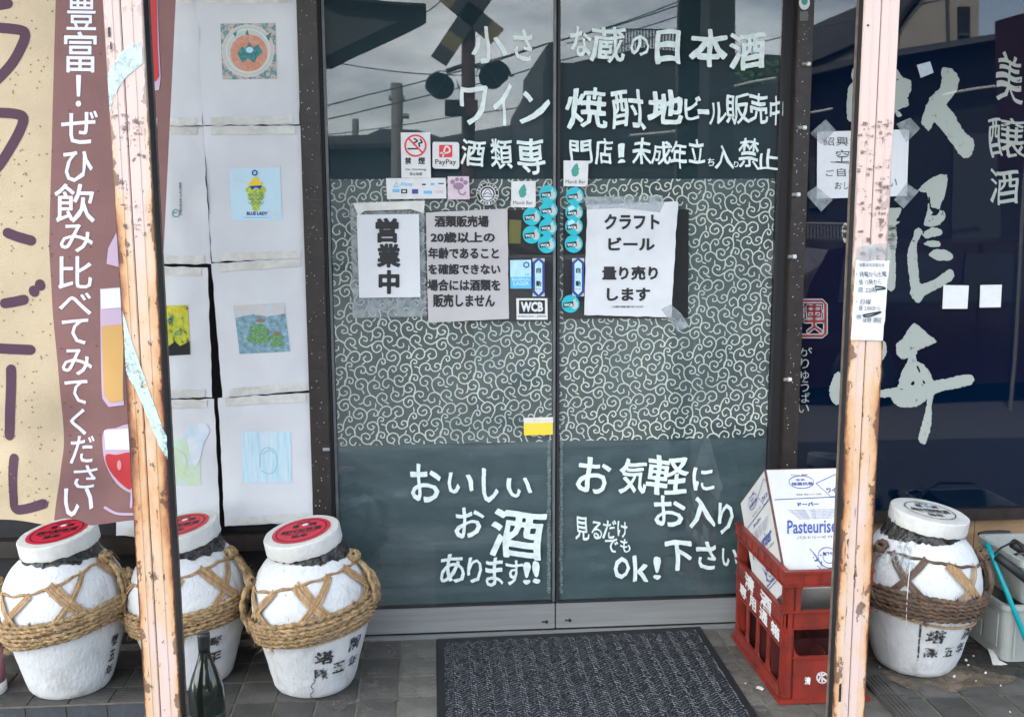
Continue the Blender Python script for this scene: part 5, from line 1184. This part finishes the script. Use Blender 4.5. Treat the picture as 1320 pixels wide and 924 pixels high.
for i in range(nc):
    for j in range(nr):
        u = .028+(MW-.056)*(i+.5)/nc; tri = abs(((i/7.0) % 1)*2-1); v = -(.036+(MD-.080)*(j+tri*1.2+rd.uniform(-.08, .08))/(nr+1.6))
        sl = 1 if ((i/7.0) % 1) < .5 else -1; du, dv = .0033, sl*.0038; w_ = .0026+rd.uniform(-.0008, .0008); z = .0072; jx = rd.uniform(-.0016, .0016)
        if rd.random() < .10: continue
        p = [(u-du+jx, v-dv-w_), (u+du+jx, v+dv-w_), (u+du+jx, v+dv+w_), (u-du+jx, v-dv+w_)]
        hh = rd.uniform(.0015, .003)
        k.add([mt(x, y, z) for x, y in p]+[mt(u-du*.6+jx, v-dv*.6, z+hh), mt(u+du*.6+jx, v+dv*.6, z+hh)], [(0, 1, 5, 4), (1, 2, 5), (2, 3, 4, 5), (3, 0, 4)])
o = k.build('pile', M_fleck, dm); o['kind'] = 'stuff'

# ------------------------------------------------------------ bottle, bins, pole and odd bits
bt = thing('bottle', 'dark green glass bottle standing by the left rusty post', 'bottle', (-1.102, -.80, 0))
k = MB(); k.lathe([(.001, .002), (.046, .002), (.050, .008), (.0505, .19), (.048, .215), (.040, .245), (.029, .275), (.020, .300), (.0155, .325), (.0145, .350)], (-1.102, -.80, 0), 40); k.build('bottle_glass', M_bottle, bt, True)
k = MB(); k.lathe([(.0158, .318), (.0165, .345), (.0172, .362), (.0182, .366), (.0182, .374), (.016, .378), (.001, .3785)], (-1.102, -.80, 0), 28); k.build('bottle_cap', M_foil, bt, True)
k = MB(); k.lathe([(.0508, .04), (.0512, .045), (.0512, .14), (.0508, .145)], (-1.102, -.80, 0), 40); k.build('bottle_label', mat('dark_label', (.03, .035, .03), .5, .4, 50), bt, True)

pk = thing('pink_bottle', 'pink container with white base at the left edge beside the jar', 'bottle', (-1.905, -.33, 0))
k = MB(); k.lathe([(.001, 0), (.045, 0), (.048, .004), (.048, .035), (.045, .038)], (-1.905, -.33, 0), 32); k.build('base', M_white, pk, True)
k = MB(); k.lathe([(.045, .038), (.045, .14), (.036, .165), (.018, .19), (.016, .21), (.001, .212)], (-1.905, -.33, 0), 32); k.build('container', mat('pink_plastic', (.40, .15, .20), .4), pk, True)

def bucket(name, label, x0, x1, y0, y1, z0, z1, taper, rim, z):
    t = thing(name, label, 'bin', ((x0+x1)/2, (y0+y1)/2, z0)); k = MB(); th = .006
    def loop(ins, zz, ex=0): 
        a = []; r_ = .03
        for cx, cy, s0 in ((x1, y1, 0), (x0, y1, 1), (x0, y0, 2), (x1, y0, 3)):
            sx = -1 if cx == x1 else 1; sy = -1 if cy == y1 else 1
            for q in range(6):
                an_ = math.pi/2*(s0+q/5); a.append((cx+sx*(r_+ins)+r_*math.cos(an_), cy+sy*(r_+ins)+r_*math.sin(an_), zz))
        return a
    seq = [(taper, z0), (0, z1-rim), (-.008, z1-rim), (-.008, z1), (th, z1), (th+.002, z1-.02), (taper+th, z0+.01)]
    for ins, zz in seq: k.v += [Vector(p) for p in loop(ins, zz)]
    n = 24
    for i in range(len(seq)-1):
        for j in range(n): k.f.append((i*n+j, i*n+(j+1) % n, (i+1)*n+(j+1) % n, (i+1)*n+j))
    k.f.append(tuple(range(n))[::-1]); k.f.append(tuple((len(seq)-1)*n+j for j in range(n)))
    k.build('bin_body', M_bin, t); return t
b1 = bucket('storage_bin', 'lower grey plastic bin standing on dirt beside the dark roped jar', 1.50, 1.86, -.425, -.13, .005, .215, .012, .018, 0)
for yy in (-.20, -.30): bx('moulded_panel', M_bin, b1, 1.4985, 1.503, yy-.085, yy+.0, .05, .17, b=.001)
for q in (1.535, 1.60, 1.66): bx('rib', M_bin, b1, q, q+.008, -.428, -.42, .02, .19, b=.001)
b2 = bucket('storage_bin', 'upper grey plastic bin stacked on the lower one, open top', 1.545, 1.90, -.445, -.15, .2155, .375, .02, .022, 0)
k = MB(); k.tube([(1.535, -.30, .33), (1.57, -.36, .375), (1.70, -.44, .405), (1.86, -.44, .40)], .0045, 6); k.build('wire_handle', M_frame, b2)
k = MB(); k.tube([P(1285, 716, -.40), P(1300, 728, -.42), P(1330, 752, -.46)], .015, 12); k.build('black_grip', M_seal, b2, True)
k = MB(); k.tube([P(1318, 706, -.34), P(1310, 696, -.34), P(1290, 706, -.34), P(1272, 722, -.34)], .004, 6); k.build('wire_handle', M_frame, b2)
k = MB(); k.tube([P(1306, 700, -.32), P(1330, 716, -.32)], .018, 12); k.build('black_grip', M_seal, b2, True)
tl = thing('broom_pole', 'turquoise pole leaning across the grey bins', 'pole', P(1340, 870, -.50)); k = MB(); k.tube([P(1272, 700, -.34), P(1282, 724, -.39), P(1345, 880, -.50)], .0085, 12); k.build('pole', M_teal, tl, True)
k = MB(); k.tube([P(1272, 706, -.30), P(1292, 722, -.30)], .0075, 10); k.build('pole_hook', M_teal, tl, True)
hd = thing('pan_handle', 'black corded handle lying behind the dark roped jar', 'handle', P(1280, 692, -.16)); k = MB(); k.tube([P(1262, 689, -.12), P(1270, 687, -.12), P(1290, 686, -.12), P(1301, 687, -.12)], lambda u: .009+.002*math.sin(u*20)*.3, 12); k.build('grip', M_seal, hd, True)
k = MB(); k.tube([P(1301, 687, -.12), P(1322, 694, -.12), P(1340, 705, -.12)], .003, 6); k.build('wire', M_frame, hd)
cp_ = thing('card_scrap', 'bent scrap of cream cardboard on the floor at the foot of the bin', 'cardboard', (1.49, -.40, 0)); k = MB(); k.add([P(1273, 835, -.33), P(1281, 838, -.35), P(1288, 850, -.40), P(1299, 856, -.43), P(1280, 858, -.43), P(1277, 846, -.38)], [(0, 5, 2, 1), (5, 4, 3, 2)]); k.build('cardboard', M_cap, cp_)
dt = MB(); rd = random.Random(12)
for i, (x, y, s_) in enumerate(((1245, 852, 2.3), (1248, 858, 1.8), (1270, 868, 2.0), (1230, 873, 2.0), (1258, 878, 1.0), (1290, 884, 1.2), (1134, 860, 1.0), (1302, 918, 1.2), (1255, 846, 1.4), (961, 881, 1.2))):
    dxy = _F*FPX+_R*(x-660)+_U*(462-y); p = CAM+dxy*(-CAM.z/dxy.z); r_ = s_*.0026; bmm = bmesh.new(); bmesh.ops.create_icosphere(bmm, subdivisions=1, radius=r_)
    for v in bmm.verts: v.co *= rd.uniform(.7, 1.2)
    o = link('pebble', [v.co+p+Vector((0, 0, r_*.8)) for v in bmm.verts], [[v.index for v in f.verts] for f in bmm.faces], M_cap, None); bmm.free()
    tag(o, ('white crumb of plaster %s' % ('near bin foot, largest of them', 'just under the largest crumb', 'in front of the bin on dark dirt', 'touching the front edge of the dark roped jar', 'tiny, between jar and front tiles', 'tiny, right of the dirt patch', 'left of the dark roped jar by the post', 'at the lower right of the tiles', 'behind the largest crumb by the bin', 'on the tile beside the red crate')[i]), 'crumb', 'white crumbs on the porch tiles')
o = MB(); p = P(980, 884, -.53); o.poly([Vector((p.x+math.cos(a)*rd.uniform(.006, .015), p.y+math.sin(a)*rd.uniform(.008, .016), .003+rd.uniform(0, .006))) for a in (i*.63 for i in range(10))]); o = o.build('paper_scrap', M_white); tag(o, 'crumpled white scrap on the tile left of red crate', 'scrap')
o.location.z = 0

def dust(name, label, cx, cy, rx, ry, m, z=.0022):
    k = MB(); rd2 = random.Random(cx); k.poly([Vector((cx+rx*math.cos(a)*rd2.uniform(.75, 1.1), cy+ry*math.sin(a)*rd2.uniform(.75, 1.1), z)) for a in (i*2*math.pi/26 for i in range(26))])
    o = k.build(name, m); tag(o, label, 'dirt', kind='stuff')
dust('dirt', 'brown dirt patch on the tiles in front of the dark roped jar', 1.26, -.50, .24, .10, faded_mat('brown_dirt', (.15, .115, .08), .38, .60, 9))
dust('dirt', 'dark damp dirt under the grey bins', 1.60, -.36, .26, .16, faded_mat('dark_dirt', (.03, .027, .022), .30, .52, 9), .0026)
dust('dirt', 'pale dust on the tiles beside the doormat', .61, -.40, .10, .36, faded_mat('pale_dust', (.20, .18, .155), .50, .72, 22))
dust('dirt', 'pale dust on the tiles by the whole jar', -.66, -.34, .22, .32, faded_mat('grey_dust', (.17, .16, .14), .50, .74, 16))
# ------------------------------------------------------------ across the street (seen mirrored in the glass)
M_dk = mat('far_wall_grey', (.075, .08, .085), .8, .15, .5); M_dk2 = mat('far_roof_grey', (.018, .019, .021), .7, .15, .6); M_beige = mat('far_house_beige', (.34, .31, .26), .8, .1, .5); M_pole = mat('utility_pole_concrete', (.22, .21, .20), .8)
M_ysign = mat('crossing_yellow', (.24, .19, .09), .5); M_bsign = mat('crossing_black', (.05, .053, .056), .5); M_rustred = mat('crossing_red', (.10, .04, .035), .6)
def slab(name, pts, D, depth, m, par):
    """a solid whose outline is given by mirrored pixels on the plane D in front of the shop"""
    f = [RV(*p, D) for p in pts]; n = len(f); g = [q+Vector((0, -depth, 0)) for q in f]; k = MB(); k.poly(f); k.poly(g); k.add(f+g, [(i, (i+1) % n, n+(i+1) % n, n+i) for i in range(n)]); return k.build(name, m, par)
def tubes(name, prs, r_, m, par):
    k = MB()
    for a, b_ in prs: k.tube([a, b_], r_, 8)
    return k.build(name, m, par)
cs_ = thing('level_crossing_signal', 'level crossing signal with striped crossed boards and hooded lamps, mirrored in the left door', 'signal', RV(600, 815, 5))
D5 = 5.0
tubes('mast', [(RV(604, -60, D5), RV(604, 1330, D5))], .055, M_rustred, cs_)
for a, b_, nm in (((560, -20), (640, 48), 'crossed_board'), ((566, 78), (632, -20), 'crossed_board')):
    n = 6; k1, k2 = MB(), MB(); dx, dy = (b_[0]-a[0])/n, (b_[1]-a[1])/n; l = math.hypot(dx, dy); px_, py_ = -dy/l*12, dx/l*12
    for i in range(n):
        q = [(a[0]+dx*i-px_, a[1]+dy*i-py_), (a[0]+dx*(i+1)-px_, a[1]+dy*(i+1)-py_), (a[0]+dx*(i+1)+px_, a[1]+dy*(i+1)+py_), (a[0]+dx*i+px_, a[1]+dy*i+py_)]
        f = [RV(*p, D5-.08) for p in q]; kk = k1 if i % 2 else k2; kk.add(f+[v+Vector((0, -.03, 0)) for v in f], [(0, 1, 2, 3), (7, 6, 5, 4), (0, 4, 5, 1), (1, 5, 6, 2), (2, 6, 7, 3), (3, 7, 4, 0)])
    bo = k1.build(nm, M_ysign, cs_); k2.build('black_stripes', M_bsign, bo)
tubes('lamp_arm', [(RV(576, 92, D5), RV(604, 82, D5)), (RV(604, 82, D5), RV(640, 92, D5))], .02, M_bsign, cs_)
for x, y in ((570, 112), (634, 98)):
    c = RV(x, y, D5-.1); k = MB(); k.lathe([(.001, -.06), (.09, -.06), (.09, .02), (.10, .02), (.105, 0), (.105, -.05)], c, 24, Matrix.Rotation(R(-90), 3, 'X')); hb = k.build('lamp_housing', M_bsign, cs_)
    k = MB(); n = 14
    for i in range(n+1):
        a = math.pi*i/n; r_ = .13; k.v += [c+Vector((r_*math.cos(a), .02, r_*math.sin(a))), c+Vector((r_*1.05*math.cos(a), .26, r_*1.05*math.sin(a)-.05))]
    k.f = [(2*i, 2*i+1, 2*i+3, 2*i+2) for i in range(n)]; k.build('lamp_hood', M_bsign, hb); k = MB(); k.lathe([(.11, 0), (.085, .10), (.03, .13), (.001, .13)], c+Vector((0, .02, 0)), 20, Matrix.Rotation(R(-62 if x < 600 else 62), 3, 'Y')); k.build('lamp_back', M_bsign, hb)
k = MB(); c = RV(600, 142, D5-.1); k.box(c.x-.16, c.x+.10, c.y-.05, c.y+.05, c.z-.06, c.z+.07); k.build('equipment_box', M_rustred, cs_)
up = thing('utility_pole', 'grey concrete utility pole, mirrored in the left door', 'pole', RV(511, 300, 20)); tubes('shaft', [(RV(511, 108, 20), Vector((RV(511, 300, 20).x, -20, -.13)))], .14, M_pole, up); tubes('cross_arm', [(RV(500, 128, 20), RV(522, 128, 20)), (RV(505, 150, 20), RV(528, 152, 20))], .06, M_pole, up)
up = thing('utility_pole', 'thin far utility pole at left, mirrored in the left door', 'pole', RV(456, 300, 40)); tubes('shaft', [(RV(456, 155, 40), Vector((RV(456, 300, 40).x, -40, -.13)))], .14, M_pole, up)
pl2 = thing('street_pillar', 'dark roadside pillar mirrored high in the right door', 'pillar', RV(930, 300, 6)); slab('pillar_shaft', [(914, -60), (946, -60), (946, 900), (914, 900)], 6, .4, M_dk2, pl2)
for i, (a, b_, D, lb) in enumerate((((405, 135), (720, 48), 12, 'lowest sloping overhead wire mirrored in the doors'), ((405, 152), (720, 75), 12.5, 'faint overhead wire mirrored under the lowest wire'), ((400, 172), (600, 146), 16, 'short overhead wire above the far roofs'), ((530, 12), (560, -2), 9, 'overhead wire end beside the eave'), ((700, 53), (870, -3), 12, 'overhead wire mirrored above な蔵の'), ((800, 36), (915, 0), 13, 'second overhead wire mirrored at the top right of the doors'), ((1010, 42), (1260, -20), 12, 'overhead wire mirrored in the navy window'), ((415, 75), (570, 90), 14, 'slack cable with a joint mirrored in the left door'))):
    k = MB(); p, q = RV(*a, D), RV(*b_, D); d = (q-p); n = 12
    k.tube([p-d*.6+d*2.2*u+Vector((0, 0, -.5*4*u*(1-u)*.2)) for u in (i_/n for i_ in range(n+1))], .008 if D < 12 else .011, 5); o = k.build('overhead_wire', M_bsign); tag(o, lb, 'wire', 'overhead wires across the street')
ev = thing('house_eave', 'dark neighbouring eave over the street mirrored at upper left of left door', 'roof', RV(470, 40, 2.6)); slab('eave_board', [(380, 74), (415, 75), (428, 69), (440, 62), (545, 11), (546, 7), (500, 3), (430, -4), (380, -40)], 2.6, .5, M_dk, ev); slab('fascia', [(380, -44), (430, -8), (500, 0), (548, 4), (548, 7.5), (500, 3.5), (430, -4), (380, -39)], 2.55, .55, M_dk2, ev)
b = thing('low_building', 'long low grey building with flat roof mirrored in the left door', 'building', RV(520, 300, 26)); slab('building_wall', [(300, 178), (472, 176), (490, 168), (540, 170), (570, 180), (720, 150), (720, 330), (300, 330)], 26, 6, M_dk, b); slab('roof', [(300, 188), (720, 186), (720, 192), (300, 194)], 25.5, .6, M_dk2, b)
b = thing('house', 'pointed roof house mirrored between the door leaves', 'building', RV(700, 300, 20)); slab('house_wall', [(680, 150), (682, 125), (698, 98), (704, 88), (704, 62), (712, 56), (716, 60), (716, 84), (760, 84), (760, 320), (680, 320)], 20, 6, M_dk2, b)
b = thing('platform_building', 'long sloping roofed building with fence on top mirrored in the right door', 'building', RV(860, 300, 15)); slab('building_wall', [(700, 96), (745, 82), (830, 62), (870, 66), (1010, 72), (1010, 330), (700, 330)], 15, 5, M_dk2, b)
fe = thing('rooftop_fence', 'upright slatted fence above the long building mirrored in the right door', 'fence', RV(860, 80, 15.2))
slab('fence_rail', [(796, 35), (886, 37), (886, 38.5), (796, 36.5)], 15, .05, M_dk2, fe)
for i in range(22): x = 798+i*4.1; slab('slat', [(x, 37), (x+1.4, 37), (x+1.4, 68), (x, 68)], 15, .05, M_dk2, fe)
for i, (x0_, x1_) in enumerate(((884, 898), (897, 915))): slab('gable', [(x0_, 66), (x0_, 38), (x1_-4, 30), (x1_, 36), (x1_, 66)], 14.8, .4, M_dk, fe)
hb = thing('hedge', 'green hedge above the dark building mirrored at the right end of right door', 'hedge', RV(975, 200, 13)); k = MB(); rd = random.Random(4)
for q in range(1500):
    x, y = rd.uniform(925, 1020), rd.uniform(78, 112); 
    if y < 80+4*noise.noise(Vector((x*.08, 0, 0))): continue
    p = RV(x, y, 12.5+rd.random()); d = Vector((rd.gauss(0, 1), rd.gauss(0, 1), rd.gauss(0, 1))).normalized()*.05; e = d.cross(Vector((rd.random(), 1, rd.random()))).normalized()*.03; k.add([p-d, p+e, p+d, p-e], [(0, 1, 2, 3)])
o = k.build('leaves', mat('hedge_green', (.05, .10, .035), .8, .4, 3), hb); o['kind'] = 'stuff'
b = thing('beige_house', 'beige gabled house with one narrow window mirrored in the navy window', 'building', RV(1220, 300, 12)); w_ = slab('house_wall', [(1160, 40), (1175, 18), (1210, -30), (1262, -60), (1262, 60), (1160, 75)], 12, 5, M_beige, b)
slab('roof_verge', [(1155, 42), (1172, 14), (1208, -34), (1206, -40), (1168, 10), (1152, 38)], 11.9, 5.2, M_dk2, b); wi = slab('window', [(1234, 9), (1250, 9), (1250, 54), (1234, 54)], 11.95, .06, M_dk2, b); slab('window_frame', [(1234, 44), (1250, 44), (1250, 47), (1234, 47)], 11.9, .03, M_dk, wi); slab('side_wall', [(1219, -40), (1222, -40), (1222, 66), (1219, 66)], 11.95, .1, M_dk, b)
b = thing('station_building', 'long dark building with pale eave line mirrored in the navy window', 'building', RV(1160, 300, 9)); slab('building_wall', [(1015, 100), (1100, 82), (1200, 64), (1420, 30), (1420, 420), (1015, 420)], 9, 3, M_dk2, b); slab('eave_board', [(1015, 93), (1100, 76), (1200, 58), (1420, 22), (1420, 30), (1200, 66), (1100, 84), (1015, 101)], 8.6, .6, M_dk, b)
for q in ((1230, 170, 1290, 330), (1045, 200, 1065, 270)): wn = slab('window', [(q[0], q[1]), (q[2], q[1]), (q[2], q[3]), (q[0], q[3])], 8.96, .06, M_bsign, b)
for i, (a, b2_, D, lb) in enumerate((((812, 174), (910, 163), 9, 'pale pipe rail mirrored over 成年'), ((945, 112), (1000, 101), 9, 'pale pipe rail mirrored below the last 酒 of top row'), ((1038, 147), (1076, 140), 8, 'pale pipe rail mirrored at the left of navy window'), ((1216, 120), (1286, 110), 8, 'pale pipe rail mirrored across the big calligraphy stroke'))):
    k = MB(); k.tube([RV(*a, D), RV(*b2_, D)], .014, 6); tag(k.build('pipe_rail', M_tape), lb, 'rail', 'pale pipe rails across the street')
rf = thing('railing', 'grey upright bar railing across the street mirrored in the navy window', 'railing', RV(1060, 370, 7))
for i in range(24): x = 1020+i*4.3; tubes('bar', [(RV(x, 292, 7), RV(x, 352, 7))], .012, M_pole, rf)
tubes('top_rail', [(RV(1018, 291, 7), RV(1122, 291, 7))], .016, M_pole, rf)
nb = thing('banner', 'dark red shop banner on a pole mirrored at the upper right of the navy window', 'banner', RV(1305, 300, 4.5)); slab('banner_cloth', [(1285, 28), (1335, 14), (1335, 220), (1287, 232)], 4.5, .01, mat('dark_red_cloth', (.03, .006, .010), .8, .2, 3), nb); tubes('pole', [(RV(1338, 0, 4.5), Vector((RV(1338, 0, 4.5).x, -4.5, -.13)))], .015, M_pole, nb)
# parked red van
van = thing('parked_car', 'dark red parked van mirrored dimly in the navy window', 'car', RV(1180, 500, 4.8)); M_car = mat('dark_red_car', (.022, .003, .005), .3, .1, 2, coat=.5)
g0 = RV(1035, 420, 4.8).x; g1 = g0+3.3; y0_ = -4.8
k = MB(); prof = [(g0, .25), (g0, .85), (g0+.06, 1.0), (g0+.55, 1.08), (g1-.4, 1.1), (g1, 1.05), (g1+.05, .3), (g1-.1, .1), (g0+.1, .1)]; prof = [(g0, .05), (g0-.01, .70), (g0+.05, .95), (g0+.2, 1.22), (g0+.45, 1.27), (g1-.6, 1.27), (g1-.2, 1.0), (g1, .62), (g1+.05, .2), (g1-.05, .05)]
n = len(prof); k.add([(x, y0_, z) for x, z in prof]+[(x, y0_-1.4, z) for x, z in prof], [tuple(range(n)), tuple(range(n, 2*n))[::-1]]+[(i, n+i, n+(i+1) % n, (i+1) % n) for i in range(n)]); k.build('car_body', M_car, van)
for a, b_ in ((g0+.3, g0+1.3), (g0+1.4, g0+2.4)): k = MB(); k.add([(a, y0_+.005, .78), (b_, y0_+.005, .78), (b_-.03, y0_+.005, 1.18), (a+.03, y0_+.005, 1.18), (a, y0_+.02, .78), (b_, y0_+.02, .78), (b_-.03, y0_+.02, 1.18), (a+.03, y0_+.02, 1.18)], [(4, 5, 6, 7), (0, 4, 7, 3), (1, 2, 6, 5), (3, 7, 6, 2), (0, 1, 5, 4)]); k.build('side_window', M_bsign, van)
for xw in (g0+.55, g1-.55):
    k = MB(); k.lathe([(.001, -.09), (.27, -.09), (.29, -.06), (.29, .06), (.27, .09), (.001, .09)], (xw, y0_-.05, .16), 24, Matrix.Rotation(R(90), 3, 'X')); wh = k.build('wheel', M_seal, van)
    k = MB(); k.lathe([(.001, 0), (.17, 0), (.17, .012), (.001, .02)], (xw, y0_+.045, .16), 16, Matrix.Rotation(R(-90), 3, 'X')); k.build('rim', M_alu, wh)
